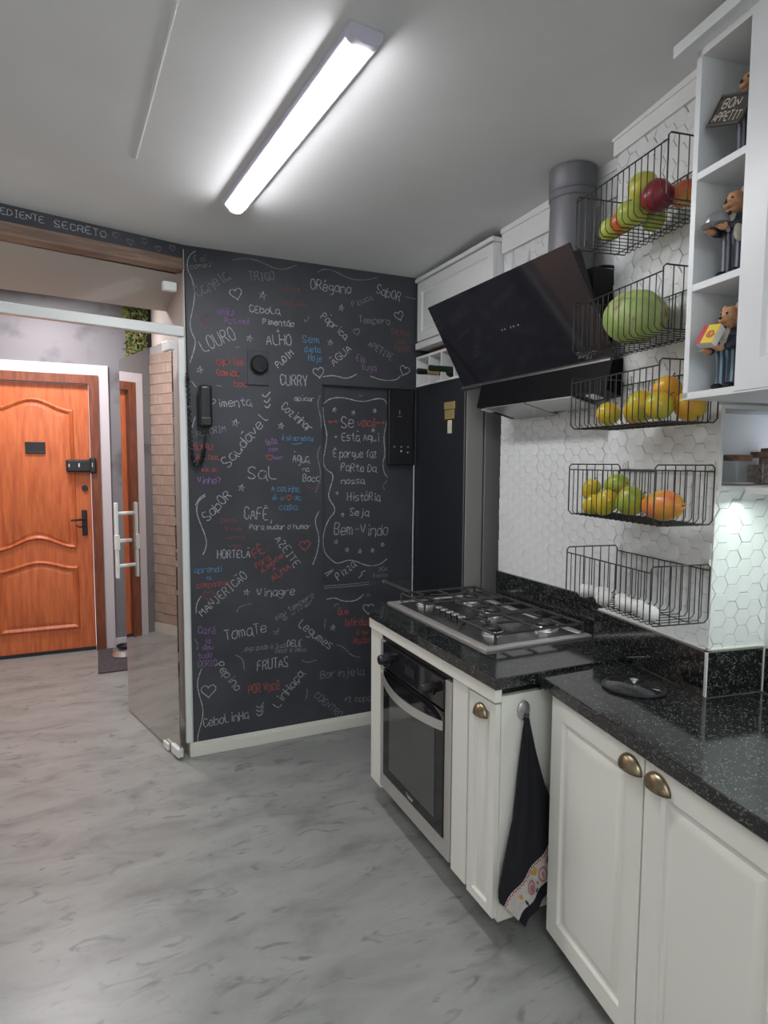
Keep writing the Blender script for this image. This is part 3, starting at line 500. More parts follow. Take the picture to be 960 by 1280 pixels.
# ------------------------------------------------------------------ swung-open glass door
gd0, gd1 = Vector((.353, 3.338)), Vector((.135, 4.142)); gdir = (gd1-gd0).normalized(); gn = Vector((gdir.y, -gdir.x))
def gp(u, d): p = gd0+gdir*u+gn*d; return (p.x, p.y)
def gbox(u0, u1, d0, d1, z0, z1): return MB().prism([gp(u0, d0), gp(u1, d0), gp(u1, d1), gp(u0, d1)], z0, z1)
d2 = struct('door_2', gbox(0, .833, -.004, .004, .012, 2.185), 'door_glass')
for z0, z1 in ((.012, .062), (2.135, 2.185)): part('hinge_clamp', MB().prism([gp(-.004, -.016), gp(.10, -.016), gp(.10, .016), gp(-.004, .016)], z0, z1), 'alu_white', d2, bevel=.006)
part('floor_pivot', gbox(.13, .20, -.02, -.006, .006, .045), 'alu_white', d2, bevel=.004)
for s in (-1, 1):
    h = part('pull_handle', MB().prism([gp(.765, s*.062-.009), gp(.795, s*.062-.009), gp(.795, s*.062+.009), gp(.765, s*.062+.009)], .865, 1.325), 'alu_white', d2, bevel=.004)
    for z in (.94, 1.26): part('standoff', MB().tube([(*gp(.78, s*.004), z), (*gp(.78, s*.06), z)], .011, 10), 'alu_white', h, smooth=True)
part('lock_cylinder', MB().tube([(*gp(.80, -.04), 1.09), (*gp(.80, .04), 1.09)], .012, 10).prism([gp(.755, -.075), gp(.79, -.075), gp(.79, -.05), gp(.755, -.05)], 1.04, 1.13), 'alu_white', d2, bevel=.003)
# ------------------------------------------------------------------ ceiling light
cl = thing('ceiling_light', 'long lit tube light fixture with grey end caps on the ceiling', 'light', (.615, 2.185, 2.698)); cl.rotation_euler = (radians(-1.7), 0, radians(5.4))
BASE[cl.name] = Vector((0, 0, 0))
def half(r, w_, y0, y1, z):
    pts = [(-w_, 0), (w_, 0)]+[(r*cos(a), -.014-r*.62*sin(a)) for a in [pi*k/12 for k in range(13)]]
    n = len(pts); return MB().poly([(x, y0, q+z) for x, q in pts]+[(x, y1, q+z) for x, q in pts], [tuple(range(n)), tuple(range(n, 2*n))[::-1]]+[(i, (i+1) % n, n+(i+1) % n, n+i) for i in range(n)])
part('housing', MB().box(-.050, .050, -.570, .570, -.026, -.001), 'lamp_side', cl, bevel=.004)
part('diffuser', half(.031, .030, -.568, .568, -.022), 'diffuser', cl, smooth=True)
for s in (-1, 1): part('end_cap', half(.050, .050, *sorted((s*.568, s*.598)), -.002), 'lamp_side', cl, smooth=True)

# ------------------------------------------------------------------ intercom handset, bell, wall panel, cables
t = thing('intercom_handset', 'black curly-cord wall telephone handset hanging on the chalkboard', 'telephone', (.505, 3.36, 1.75))
part('handset', B(.476, .541, 3.292, 3.335, 1.752, 1.965), 'black_plastic', t, bevel=.015, seg=4, smooth=True)
part('earpiece_ridge', B(.483, .534, 3.2885, 3.295, 1.762, 1.80), 'black_plastic', t, bevel=.003)
part('cradle', B(.485, .532, 3.335, 3.359, 1.78, 1.94), 'matte_black', t, bevel=.006)
pts = [(.508, 3.325, 1.752), (.507, 3.33, 1.70), (.503, 3.335, 1.645)]
part('straight_cord', MB().tube(pts, .0035), 'black_plastic', t, smooth=True)
cen = [(.503, 1.645), (.495, 1.60), (.480, 1.562), (.466, 1.553), (.450, 1.572), (.440, 1.62), (.434, 1.72), (.430, 1.85), (.427, 1.97), (.426, 2.03)]
cl_ = []; K = 260
for k in range(K+1):
    f = k/K*(len(cen)-1); i = min(int(f), len(cen)-2); q = f-i; x = cen[i][0]*(1-q)+cen[i+1][0]*q; z = cen[i][1]*(1-q)+cen[i+1][1]*q
    a = k*.95; cl_.append((x+.0095*cos(a), 3.338+.0095*sin(a), z))
part('coiled_cord', MB().tube(cl_, .003, 5), 'black_plastic', t, smooth=True)
part('riser_cord', MB().tube([(.427, 3.345, 2.03), (.425, 3.35, 2.18), (.424, 3.352, 2.40), (.4235, 3.353, 2.535)], .003), 'black_plastic', t, smooth=True)
t = thing('round_wall_switch', 'round black dial set on a chalkboard-painted plate under the word alho', 'switch', (.795, 3.36, 2.09))
part('dial', MB().lathe([(0, 3.322), (.040, 3.322), (.045, 3.330), (.046, 3.350), (.040, 3.354)], (.795, 0, 2.093), 32, 'y'), 'black_plastic', t, smooth=True)
part('backplate', B(.735, .85, 3.352, 3.3595, 1.985, 2.165), 'chalk_wall', t, bevel=.003)
part('rim', MB().tube([(.795+.047*cos(2*pi*k/32), 3.338, 2.093+.047*sin(2*pi*k/32)) for k in range(32)], .003, 6, True), 'matte_black', t, smooth=True)
t = thing('touch_panel', 'black glass panel with tiny icons fixed in the wall recess beside the refrigerator', 'panel', (1.645, 3.385, 1.563))
part('front', B(1.562, 1.728, 3.350, 3.384, 1.563, 2.005), 'black_plastic', t, bevel=.004)
for q_ in [(x-.006, x+.006, 3.3485, 3.3503, 1.664, 1.674) for x in (1.60, 1.645, 1.69)]+[(1.63, 1.636, 3.3485, 3.3503, 1.86, 1.885), (1.622, 1.646, 3.3485, 3.3503, 1.845, 1.849)]: part('icon', B(*q_), 'print_grey', t)
for q_ in ((1.640, 1.650, 3.3483, 3.3503, 1.640, 1.648), (1.684, 1.692, 3.3483, 3.3503, 1.632, 1.640)): part('indicator', B(*q_), 'print_white', t)
solo('wall_cable', MB().tube([(1.732, 3.352, 1.56), (1.731, 3.352, 1.30), (1.728, 3.35, 1.15), (1.727, 3.35, .90), (1.727, 3.35, .60)], .0035).ball((1.727, 3.347, .935), .006, .006, .006, 8, 6), 'print_white', 'thin white cable running down the wall corner beside the refrigerator', 'cable', (1.73, 3.35, .6))

# ------------------------------------------------------------------ hallway things
solo('doormat', B(-.045, .42, 4.97, 5.60, .001, .012), 'mat_rug', 'charcoal mat on the floor beside the wooden entrance door', 'mat', (.19, 5.28, 0), bevel=.003)
t = thing('pet_bowl', 'shiny steel pet bowl standing on the charcoal mat', 'bowl', (.15, 5.36, .012))
part('bowl', MB().lathe([(.095, .014), (.098, .020), (.082, .058), (.086, .062), (.080, .064), (.074, .05), (.06, .03), (0, .026)], (.15, 5.36, 0), 32), 'steel_bright', t, smooth=True)
part('inner_dish', MB().lathe([(.055, .075), (.062, .092), (.058, .094), (.045, .07), (0, .062)], (.15, 5.36, 0), 24), 'black_plastic', t, smooth=True)
t = thing('hanging_plant', 'artificial green leaf hanging in the corner of the hallway behind the rail', 'plant', (.36, 5.6, 2.2))
part('backboard', B(.235, .43, 5.58, 5.628, 2.12, 2.86), 'matte_black', t)
mb = MB(); rs = random.Random(5)
for k in range(900):
    c = Vector((rs.uniform(.22, .39), rs.uniform(5.50, 5.59), rs.uniform(2.10, 2.86))); a = rs.uniform(0, 2*pi); l = rs.uniform(.02, .045); d = Vector((cos(a)*.8, -rs.uniform(.1, .7), sin(a)-.3)).normalized(); sd = d.cross(Vector((0, 1, .2))).normalized()*l*.2
    mb.poly([c, c+d*l*.5+sd, c+d*l, c+d*l*.5-sd], [(0, 1, 2, 3)])
o = part('foliage', mb, 'leaf', t); o['kind'] = 'stuff'

# ------------------------------------------------------------------ refrigerator, cabinet over it, bottle rack
t = thing('refrigerator', 'tall refrigerator with matte black front and steel side in the corner niche', 'refrigerator', (1.95, 3.07, 0))
part('body', B(1.868, 2.45, 2.80, 3.345, .03, 1.985), 'fridge_side', t, bevel=.006)
d = part('door', B(1.752, 1.858, 2.798, 3.348, .62, 2.02), 'fridge_steel', t, bevel=.003); part('front_panel', B(1.742, 1.753, 2.80, 3.346, .62, 2.02), 'fridge_front', d, bevel=.002)
d = part('door', B(1.752, 1.858, 2.798, 3.348, .08, .61), 'steel', t, bevel=.003); part('front_panel', B(1.742, 1.753, 2.80, 3.346, .08, .61), 'fridge_front', d, bevel=.002)
part('edge_trim', B(1.740, 1.7425, 2.797, 2.802, .62, 2.02), 'steel_bright', t)
for x in (1.95, 2.35):
    for y in (2.86, 3.28): part('foot', MB().lathe([(.02, 0), (.02, .035)], (x, y, 0), 12), 'black_plastic', t)
t = thing('fridge_magnet', 'golden plaque magnet with a hanging tag on the black refrigerator front', 'magnet', (1.738, 2.94, 1.80))
part('plaque', B(1.734, 1.741, 2.893, 3.003, 1.865, 1.905), 'gold', t, bevel=.002)
part('emblem', B(1.735, 1.741, 2.900, 2.998, 1.812, 1.862).poly([(1.733, 2.93, 1.82), (1.733, 2.97, 1.83), (1.731, 2.95, 1.855), (1.733, 2.915, 1.85)], [(0, 1, 2, 3)]), 'gold', t, bevel=.002)
part('tag', B(1.735, 1.741, 2.925, 2.965, 1.735, 1.806), 'cream_paper', t, bevel=.002)

def panel_door(parent, face, u0, u1, z0, z1, fr=.062, th=.019, name='door', m='cabinet'):
    """a routed door: face(u, z, d) -> xyz, d is outwards"""
    pf = [(0, -th), (0, -.002), (.002, 0), (fr-.006, 0), (fr+.002, -.007), (fr+.012, -.008), (fr+.030, -.0015), (fr+.036, -.001)]
    mb = rings(MB(), rect(u0, u1, z0, z1), pf, lambda u, v, d: face(u, v, d)); mb.f.append((0, 3, 2, 1))
    return part(name, mb, m, parent, smooth=25)
def cup_handle(parent, face, u, z, w_=.088):
    prof = []; mb = MB(); nA, nB = 14, 7; vs = []; hw = w_/2
    for i in range(nA+1):
        a = pi*i/nA
        for j in range(nB+1):
            b = pi/2*j/nB; vs.append(face(u+hw*cos(a)*sin(b), z-.014+.040*sin(a)*sin(b), .0012+.024*cos(b)))
    fs = [(i*(nB+1)+j, (i+1)*(nB+1)+j, (i+1)*(nB+1)+j+1, i*(nB+1)+j+1) for i in range(nA) for j in range(nB)]
    mb.poly(vs, fs); h = part('cup_handle', mb, 'brass', parent, smooth=True)
    s = h.modifiers.new('thick', 'SOLIDIFY'); s.thickness = .0025
    for e in (-1, 1): part('screw', MB().ball(face(u+e*(hw-.006), z-.012, .003), .004, .004, .004, 8, 6), 'brass', h, smooth=True)
    return h

fx = lambda X: (lambda u, z, d: (X-d, u, z))            # a face looking to -X; u runs along Y
t = thing('overhead_cabinet', 'white overhead cabinet with routed door above the refrigerator', 'cabinet', (1.95, 2.95, 2.235))
part('body', B(1.762, 2.3, 2.565, 3.35, 2.285, 2.63), 'cab_inner', t)
panel_door(t, fx(1.742), 2.568, 3.345, 2.29, 2.625, fr=.055, m='cab_inner')
part('top_moulding', B(1.728, 2.3, 2.555, 3.352, 2.628, 2.650), 'crown', t, bevel=.003)
part('shelf_board', B(1.735, 2.3, 2.565, 3.352, 2.243, 2.280), 'cab_inner', t, bevel=.002)
t = thing('bottle_rack', 'white cubby bottle rack lying on top of the refrigerator', 'rack', (1.88, 3.0, 2.025))
part('shell', B(1.742, 2.04, 2.62, 3.352, 2.024, 2.036).box(1.742, 2.04, 2.62, 3.352, 2.186, 2.200).box(2.03, 2.04, 2.62, 3.352, 2.036, 2.186), 'cab_inner', t)
for y in (2.626, 2.77, 2.915, 3.055, 3.195, 3.346): part('divider', B(1.742, 2.03, y-.006, y+.006, 2.036, 2.186), 'cab_inner', t)
solo('storage_box', B(1.80, 2.10, 2.95, 3.30, 2.202, 2.238), 'dark_red', 'flat dark red box squeezed between the bottle rack and the shelf above', 'box', (1.95, 3.12, 2.202), bevel=.003)
def bottle(y, label, ms):
    t = thing('wine_bottle', label, 'bottle', (1.80, y, 2.078))
    part('glass', MB().lathe([(0, 2.02), (.037, 2.015), (.038, 2.0), (.038, 1.80), (.030, 1.775), (.015, 1.755), (.0145, 1.70), (.0145, 1.655)], (0, y, 2.076), 20, 'x'), ms[0], t, smooth=True)
    part('capsule', MB().lathe([(.0152, 1.66), (.0155, 1.645), (.0165, 1.63), (.0165, 1.612), (.0155, 1.606), (0, 1.604)], (0, y, 2.076), 20, 'x'), ms[1], t, smooth=True)
    part('neck_label', MB().lathe([(.016, 1.735), (.016, 1.66)], (0, y, 2.076), 20, 'x'), ms[2], t, smooth=True)
bottle(3.075, 'wine bottle with a gold neck label, left of the two in the rack', ('green_glass', 'black_plastic', 'gold'))
bottle(2.94, 'dark green wine bottle without gold, right of the two in the rack', ('green_glass', 'green_glass', 'green_glass'))

# ------------------------------------------------------------------ extractor hood, duct, ornament
t = thing('extractor_hood', 'black slanted glass extractor hood over the hob', 'cooker hood', (1.7, 2.2, 1.83))
yn, yf = 1.70, 2.695
mb = MB(); T_, B__ = (1.478, 2.326), (1.642, 1.948); dn = Vector((-(2.326-1.948), 0, -(1.642-1.478))).normalized()*-1
def hp_(xz, y, o=0): return (xz[0]+dn.x*o, y, xz[1]+dn.z*o)
mb.poly([hp_(T_, 1.728), hp_(T_, 2.73), hp_(B__, 2.655), hp_(B__, 1.666), hp_(T_, 1.728, .007), hp_(T_, 2.73, .007), hp_(B__, 2.655, .007), hp_(B__, 1.666, .007)],
        [(0, 1, 2, 3), (7, 6, 5, 4), (0, 4, 5, 1), (1, 5, 6, 2), (2, 6, 7, 3), (3, 7, 4, 0)])
gp_ = part('glass_panel', mb, 'hood_glass', t)
bd = Vector((.164, 0, -.378)).normalized()
def along(s, y, o): q = Vector((1.478, y, 2.326))+bd*s+dn*o; return tuple(q)
part('backing_plate', MB().poly([along(s, y, o) for o in (.045, .075) for s, y in ((.03, 1.76), (.03, 2.60), (.40, 2.60), (.40, 1.76))], [(0, 1, 2, 3), (7, 6, 5, 4), (0, 4, 5, 1), (1, 5, 6, 2), (2, 6, 7, 3), (3, 7, 4, 0)]), 'matte_black', t)
part('spacer', MB().poly([along(s, y, o) for o in (.006, .046) for s, y in ((.08, 1.85), (.08, 2.5), (.38, 2.5), (.38, 1.85))], [(0, 1, 2, 3), (7, 6, 5, 4), (0, 4, 5, 1), (1, 5, 6, 2), (2, 6, 7, 3), (3, 7, 4, 0)]), 'matte_black', t)
part('handle_strip', MB().tube([(1.638, 1.672, 1.938), (1.638, 2.65, 1.938)], .0125, 10), 'steel_dark', t, smooth=True)
part('motor_housing', B(1.66, 1.803, 1.80, 2.40, 1.95, 2.295), 'matte_black', t, bevel=.006)
part('outlet_collar', MB().tube([(1.755+.040*cos(2*pi*k/24), 1.835+.026*sin(2*pi*k/24), 2.305) for k in range(24)], .006, 6, True), 'black_plastic', t, smooth=True)
part('lower_body', MB().poly([(1.625, 1.66, 1.935), (1.60, 1.66, 1.832), (1.675, 1.66, 1.812), (1.675, 1.66, 1.945), (1.625, 2.47, 1.935), (1.60, 2.47, 1.832), (1.80, 2.47, 1.785), (1.80, 2.47, 1.945)], [(0, 1, 2, 3), (7, 6, 5, 4), (0, 4, 5, 1), (1, 5, 6, 2), (2, 6, 7, 3), (3, 7, 4, 0)]), 'body_black', t)
def under(x, y0, y1, z): f_ = lambda X, Y_: 1.832-(X-1.60)*(.235+.13*(Y_ < 2.0)*0)-(.0*(Y_-1.66)); return [(x[0], y0, f_(x[0], y0)-z), (x[1], y0, f_(x[1], y0)-z), (x[1], y1, f_(x[1], y1)-z), (x[0], y1, f_(x[0], y1)-z)]
def slab_u(x, y0, y1): return MB().poly(under(x, y0, y1, .0065)+under(x, y0, y1, .001), [(0, 1, 2, 3), (7, 6, 5, 4), (0, 4, 5, 1), (1, 5, 6, 2), (2, 6, 7, 3), (3, 7, 4, 0)])
for y0 in (1.84, 2.13): part('grease_filter', slab_u((1.612, 1.785 if y0 > 1.9 else 1.74), y0, y0+.28), 'filter', t)
for y0 in (1.76, 2.44): part('lamp_lens', slab_u((1.62, 1.665), y0-.022, y0+.022), 'hood_led', t)
def on_hood(u, v, d): q = Vector((1.642, u*-1, 1.948))-bd*v-dn*.0012; return tuple(q)
mb = MB(); stroke_text(mb, 'Suggar', (-1.84, .020), (-1.735, .020), .022, .0024, on_hood, .1); part('lettering', mb, 'print_grey', gp_)
for y in (2.22, 2.20, 2.16, 2.14, 2.11): part('touch_icon', MB().poly([on_hood(-y, .20, 0), on_hood(-y-.006, .20, 0), on_hood(-y-.006, .207, 0), on_hood(-y, .207, 0)], [(0, 1, 2, 3)]), 'print_grey', gp_)
t = thing('extractor_duct', 'fat grey round duct pipe rising from the hood to the ceiling', 'duct', (1.705, 1.965, 2.28))
dc = (1.700, 1.975, 0)
part('pipe', MB().lathe([(.092, 2.27), (.088, 2.34), (.083, 2.60)], dc, 32), 'duct', t, smooth=True)
part('coupling', MB().lathe([(.083, 2.585), (.088, 2.59), (.088, 2.612), (.084, 2.616), (.089, 2.622), (.089, 2.70)], dc, 32), 'duct', t, smooth=True)
t = thing('ornament', 'pair of pointed white blades sticking up behind the black hood', 'ornament', (1.62, 2.16, 2.30))
for (x, y, h, w_, lean) in ((1.60, 2.205, .172, .022, .004), (1.61, 2.120, .145, .018, -.006)):
    part('blade', MB().poly([(x, y-w_, 2.30), (x, y+w_, 2.30), (x+.022, y, 2.30), (x, y+lean, 2.30+h), (x-.022, y, 2.30)], [(0, 4, 3), (4, 1, 3), (1, 2, 3), (2, 0, 3), (0, 2, 1, 4)]), 'steel_bright', t)

# ------------------------------------------------------------------ oven run
t = thing('oven_cabinet', 'cream base cabinet run holding the built-in oven, with a narrow door at its end', 'cabinet', (1.45, 2.08, .10))
part('side_panel', B(1.118, 1.78, 2.46, 2.575, .112, .872), 'cabinet', t, bevel=.002)
part('filler_panel', B(1.118, 1.135, 1.752, 1.848, .112, .838), 'cabinet', t, bevel=.002)
part('partition_panel', B(1.135, 1.78, 1.80, 1.848, .112, .872), 'cabinet', t)
part('fascia', B(1.108, 1.135, 1.578, 2.575, .826, .872), 'cabinet', t, bevel=.003)
part('end_panel', B(1.140, 1.72, 1.585, 1.603, .085, .842), 'cabinet', t, bevel=.001)
part('bottom_panel', B(1.135, 1.78, 1.60, 2.46, .112, .128), 'cab_inner', t)
d = panel_door(t, fx(1.120), 1.590, 1.745, .10, .815, fr=.038, name='door'); cup_handle(d, fx(1.120), 1.668, .770, .075)
part('toe_kick', B(1.40, 1.78, 1.72, 2.55, 0, .112), 'dark_inside', t)
t = thing('built_in_oven', 'built-in black glass and steel oven with a curved steel handle', 'oven', (1.4, 2.153, .13))
part('case', B(1.128, 1.65, 1.852, 2.456, .132, .802), 'steel_dark', t)
part('trim_frame', B(1.112, 1.128, 1.852, 1.892, .132, .800).box(1.112, 1.128, 2.418, 2.456, .132, .800).box(1.112, 1.128, 1.892, 2.418, .132, .200), 'steel', t, bevel=.002)
cp = part('control_panel', B(1.106, 1.128, 1.893, 2.417, .690, .798), 'black_glass', t, bevel=.002)
part('display', B(1.1045, 1.107, 2.12, 2.20, .725, .765), 'black_plastic', cp)
for y, z in ((2.363, .738), (1.985, .742)):
    k = part('knob', MB().lathe([(.030, 1.106), (.030, 1.100), (.022, 1.098), (.021, 1.068), (.018, 1.062), (0, 1.062)], (0, y, z), 24, 'x'), 'black_plastic', cp, smooth=True)
dd = part('oven_door', B(1.108, 1.130, 1.893, 2.417, .203, .680), 'black_glass', t, bevel=.002)
part('window', B(1.1055, 1.109, 1.955, 2.352, .250, .612), 'oven_window', dd, bevel=.002)
mb = MB(); stroke_text(mb, 'fischer', (-2.185, .218), (-2.125, .218), .016, .0025, lambda u, v, d: (1.1070, -u, v), .05); part('lettering', mb, 'print_white', dd)
vs = []; n = 24
for i in range(n+1):
    q = i/n; y = 2.425-(2.425-1.897)*q; bow = sin(pi*q); x = 1.104-.050*bow**.8; z = .655-.028*q-.006*bow
    vs += [(x, y, z-.017), (x, y, z+.017), (x+.005, y, z+.017), (x+.005, y, z-.017)]
part('handle', MB().poly(vs, [(4*i+k, 4*i+(k+1) % 4, 4*i+4+(k+1) % 4, 4*i+4+k) for i in range(n) for k in range(4)]+[(0, 1, 2, 3), (4*n+3, 4*n+2, 4*n+1, 4*n)]), 'steel', t, smooth=50)
part('gap_shade_strip', B(1.125, 1.135, 1.848, 2.46, .800, .828), 'matte_black', t)  # black strip stands for the shade in the gap above the oven

# worktops and splashbacks
solo('worktop', MB().prism([(1.100, 1.562), (1.100, 2.555), (1.19, 2.665), (1.40, 2.70), (1.783, 2.70), (1.783, 1.562)], .874, .912), 'granite', 'polished black granite worktop carrying the gas hob', 'worktop', (1.44, 2.1, .874), bevel=.003)
solo('worktop', MB().prism([(1.008, 1.742), (1.373, 1.798), (1.373, 1.442), (1.575, 1.442), (1.575, -1.2), (1.008, -1.2)], .862, .900), 'granite', 'black granite worktop nearest the camera with a smoked glass lid on it', 'worktop', (1.2, .5, .862), near=True, bevel=.003)
solo('splashback', B(1.786, 1.806, 1.72, 2.556, .905, 1.043), 'granite', 'black granite splashback strip on the wall behind the hob', 'splashback', (1.79, 2.1, .905), bevel=.0015)
solo('splashback', B(1.375, 1.400, 1.450, 1.99, .902, 1.034), 'granite', 'black granite splashback strip under the egg basket', 'splashback', (1.39, 1.7, .902), near=True, bevel=.0015)
solo('splashback', B(1.378, 1.578, 1.443, 1.468, .902, 1.034), 'granite', 'short black granite splashback below the small tiled face', 'splashback', (1.48, 1.45, .902), near=True, bevel=.0015)
solo('splashback', B(1.580, 1.600, -1.2, 1.440, .902, 1.034), 'granite', 'black granite splashback cut off by the right edge of the picture', 'splashback', (1.59, .3, .902), near=True, bevel=.0015)
for nm, mbx in (('grout_joint', B(1.3735, 1.3785, 1.4425, 1.4505, .902, 1.034)), ('grout_joint', B(1.5775, 1.5805, 1.440, 1.4445, .902, 1.034))):
    struct('trim_9', mbx, 'print_white', near=True, label='white vertical joint between two granite splashback pieces')
struct('trim_10', B(1.390, 1.402, 1.460, 1.99, 1.033, 1.038).box(1.39, 1.60, 1.460, 1.47, 1.033, 1.038), 'trim', near=True, label='pale sealant line on top of the granite splashback')

# ------------------------------------------------------------------ gas hob
H0 = .912
t = thing('gas_hob', 'stainless five-burner gas hob with black iron grates on the granite', 'hob', (1.465, 2.21, H0))
pf = [(0, 0), (.001, .007), (.006, .010), (.030, .0105), (.034, .006), (.04, .005)]
part('tray', rings(MB(), rect(1.222, 1.708, 1.80, 2.628), pf, lambda u, v, d: (u, v, H0+.0005+d)), 'steel', t, smooth=30)
part('hob_surface', B(1.262, 1.668, 1.84, 2.588, H0+.005, H0+.0075), 'steel_dark', t)
def burner(x, y, r, dbl=False):
    b = part('burner', MB().lathe([(r*1.2, H0+.007), (r*1.18, H0+.011), (r*1.04, H0+.012), (r*1.04, H0+.020), (r, H0+.024), (r*.95, H0+.026)], (x, y, 0), 28), 'steel_bright', t, smooth=35)
    if dbl: part('outer_ring', MB().lathe([(r*1.5, H0+.008), (r*1.5, H0+.022), (r*1.44, H0+.027), (r*1.28, H0+.027), (r*1.25, H0+.010)], (x, y, 0), 32), 'steel_bright', b, smooth=35)
    part('burner_head', MB().lathe([(r*.93, H0+.026), (r*.93, H0+.033)], (x, y, 0), 24), 'matte_black', b)
    part('burner_cap', MB().lathe([(r*.98, H0+.033), (r*1.0, H0+.036), (r*.9, H0+.041), (0, H0+.042)], (x, y, 0), 28), 'iron', b, smooth=35)
for a in ((1.36, 2.50, .038), (1.60, 2.49, .041), (1.365, 1.965, .038), (1.60, 1.945, .046)): burner(*a)
burner(1.535, 2.215, .040, True)
def bar(mb, p, q, r=.0045): return mb.tube([p, q], r, 4)
def grate(x0, x1, y0, y1, cs, nm):
    mb = MB(); z = H0+.048; z0 = H0+.008
    for a, b in (((x0, y0), (x1, y0)), ((x1, y0), (x1, y1)), ((x1, y1), (x0, y1)), ((x0, y1), (x0, y0))): mb.tube([(*a, z), (*b, z)], .0058, 4)
    for x in (x0, x1):
        for y in (y0, y1): mb.tube([(x, y, z), (x, y, z0)], .0065, 4)
    if len(cs) > 1: xm = (cs[0][0]+cs[1][0])/2; mb.tube([(xm, y0, z), (xm, y1, z)], .0058, 4)
    for cx, cy in cs:
        for dx, dy in ((1, 0), (-1, 0), (0, 1), (0, -1)):
            lim = (x1 if dx > 0 else x0) if dx else (y1 if dy > 0 else y0)
            if len(cs) > 1 and dx and ((dx > 0) == (cx < xm)): lim = xm
            e = (lim, cy) if dx else (cx, lim); s = (cx+dx*.022, cy+dy*.022)
            mb.tube([(*e, z), (*s, z+.003)], .0055, 4)
    return part(nm, mb, 'iron', t)
grate(1.285, 1.690, 1.835, 2.075, ((1.365, 1.965), (1.60, 1.945)), 'grate')
grate(1.425, 1.690, 2.100, 2.345, ((1.535, 2.215),), 'grate')
grate(1.285, 1.690, 2.370, 2.600, ((1.36, 2.50), (1.60, 2.49)), 'grate')
for k in range(5):
    y = 2.335-.047*k; x = 1.335
    kb = part('knob', MB().lathe([(.019, H0+.010), (.0175, H0+.012), (.0165, H0+.034)], (x, y, 0), 20), 'black_plastic', t, smooth=35)
    part('knob_cap', MB().lathe([(.0165, H0+.034), (.0165, H0+.038), (.013, H0+.0405), (0, H0+.041)], (x, y, 0), 20), 'steel_bright', kb, smooth=35)
t = thing('gas_lighter', 'grey steel stick lighter lying across the far left grate of the hob', 'lighter', (1.31, 2.68, .97))
part('barrel', MB().tube([(1.305, 2.545, .972), (1.300, 2.70, .975), (1.296, 2.80, .977)], [.011, .012, .012], 10), 'steel_dark', t, smooth=True)
part('tip', MB().tube([(1.296, 2.80, .977), (1.295, 2.835, .978)], [.012, .007], 10), 'steel_bright', t, smooth=True)

# ------------------------------------------------------------------ smoked glass lid on the near worktop
t = thing('pan_lid', 'round smoked glass pan lid with a small knob lying on the near worktop', 'lid', (1.228, 1.567, .900), near=True)
c = (1.228, 1.567, .9005)
part('glass', MB().lathe([(.088, .003), (.088, .006), (.070, .012), (.035, .016), (0, .017)], c, 40), 'lid_glass', t, smooth=True)
part('rim', MB().lathe([(.087, 0), (.092, .001), (.093, .006), (.087, .008)], c, 40), 'black_plastic', t, smooth=True)
k = part('knob', MB().lathe([(.008, .016), (.007, .022), (.012, .024), (.012, .028), (0, .030)], c, 16), 'steel_bright', t, smooth=True)
part('knob_base', MB().lathe([(.028, .0155), (.026, .018), (0, .0185)], c, 24), 'black_plastic', t, smooth=True)

# ------------------------------------------------------------------ near base cabinet
t = thing('base_cabinet', 'cream base cabinet with routed doors and brass cup handles nearest the camera', 'cabinet', (1.3, 1.0, .08), near=True)
part('body', B(1.040, 1.59, -.45, 1.685, .082, .861), 'cabinet', t, bevel=.002)
for a0, a1, ha in ((1.256, 1.683, 1.300), (.822, 1.249, 1.200), (.392, .815, .77), (-.04, .385, .34)):
    d = panel_door(t, fx(1.020), a0, a1, .080, .855, fr=.066); cup_handle(d, fx(1.020), ha, .818, .088)
part('toe_kick', B(1.25, 1.59, -.40, 1.60, 0, .082), 'dark_inside', t)

# ------------------------------------------------------------------ towel on its hook
t = thing('towel_hook', 'grey oval stick-on hook on the end panel of the oven cabinet', 'hook', (1.222, 1.585, .775))
part('plate', MB().lathe([(0, 1.574), (.020, 1.575), (.024, 1.579), (.024, 1.585)], (1.222, 0, .785), 24, 'y', sx=1.35, sy=1), 'filter', t, smooth=True)
part('peg', MB().tube([(1.222, 1.576, .775), (1.222, 1.562, .770), (1.222, 1.556, .778)], .004, 8), 'steel_dark', t, smooth=True)
t = thing('dish_towel', 'black dish towel with a printed white border hanging from the oval hook', 'towel', (1.23, 1.57, .10))
def interp(P, s):
    for a, b in zip(P, P[1:]):
        if s <= b[0]: q = (s-a[0])/(b[0]-a[0]); return Vector(a[1:])*(1-q)+Vector(b[1:])*q
    return Vector(P[-1][1:])
LE = [(0, 1.219, .765), (.28, 1.196, .60), (.5, 1.176, .44), (.68, 1.147, .33), (.88, 1.120, .22), (.96, 1.122, .18), (1, 1.143, .160)]
RE = [(0, 1.233, .765), (.25, 1.262, .65), (.5, 1.300, .53), (.75, 1.345, .43), (1, 1.375, .372)]
def sheet(f, nu, nv, th=.004):
    vs = []; fs = []
    for side in (0, 1):
        for j in range(nv+1):
            for i in range(nu+1):
                p = f(i/nu, j/nv); vs.append((p[0], p[1]-side*th, p[2]))
    o = (nu+1)*(nv+1); id_ = lambda i, j, s: s*o+j*(nu+1)+i
    for j in range(nv):
        for i in range(nu):
            fs.append((id_(i, j, 0), id_(i+1, j, 0), id_(i+1, j+1, 0), id_(i, j+1, 0))); fs.append((id_(i, j, 1), id_(i, j+1, 1), id_(i+1, j+1, 1), id_(i+1, j, 1)))
    for j in range(nv):
        for i in (0, nu): fs.append((id_(i, j, 0), id_(i, j+1, 0), id_(i, j+1, 1), id_(i, j, 1)))
    for i in range(nu):
        for j in (0, nv): fs.append((id_(i, j, 0), id_(i, j, 1), id_(i+1, j, 1), id_(i+1, j, 0)))
    return MB().poly(vs, fs)
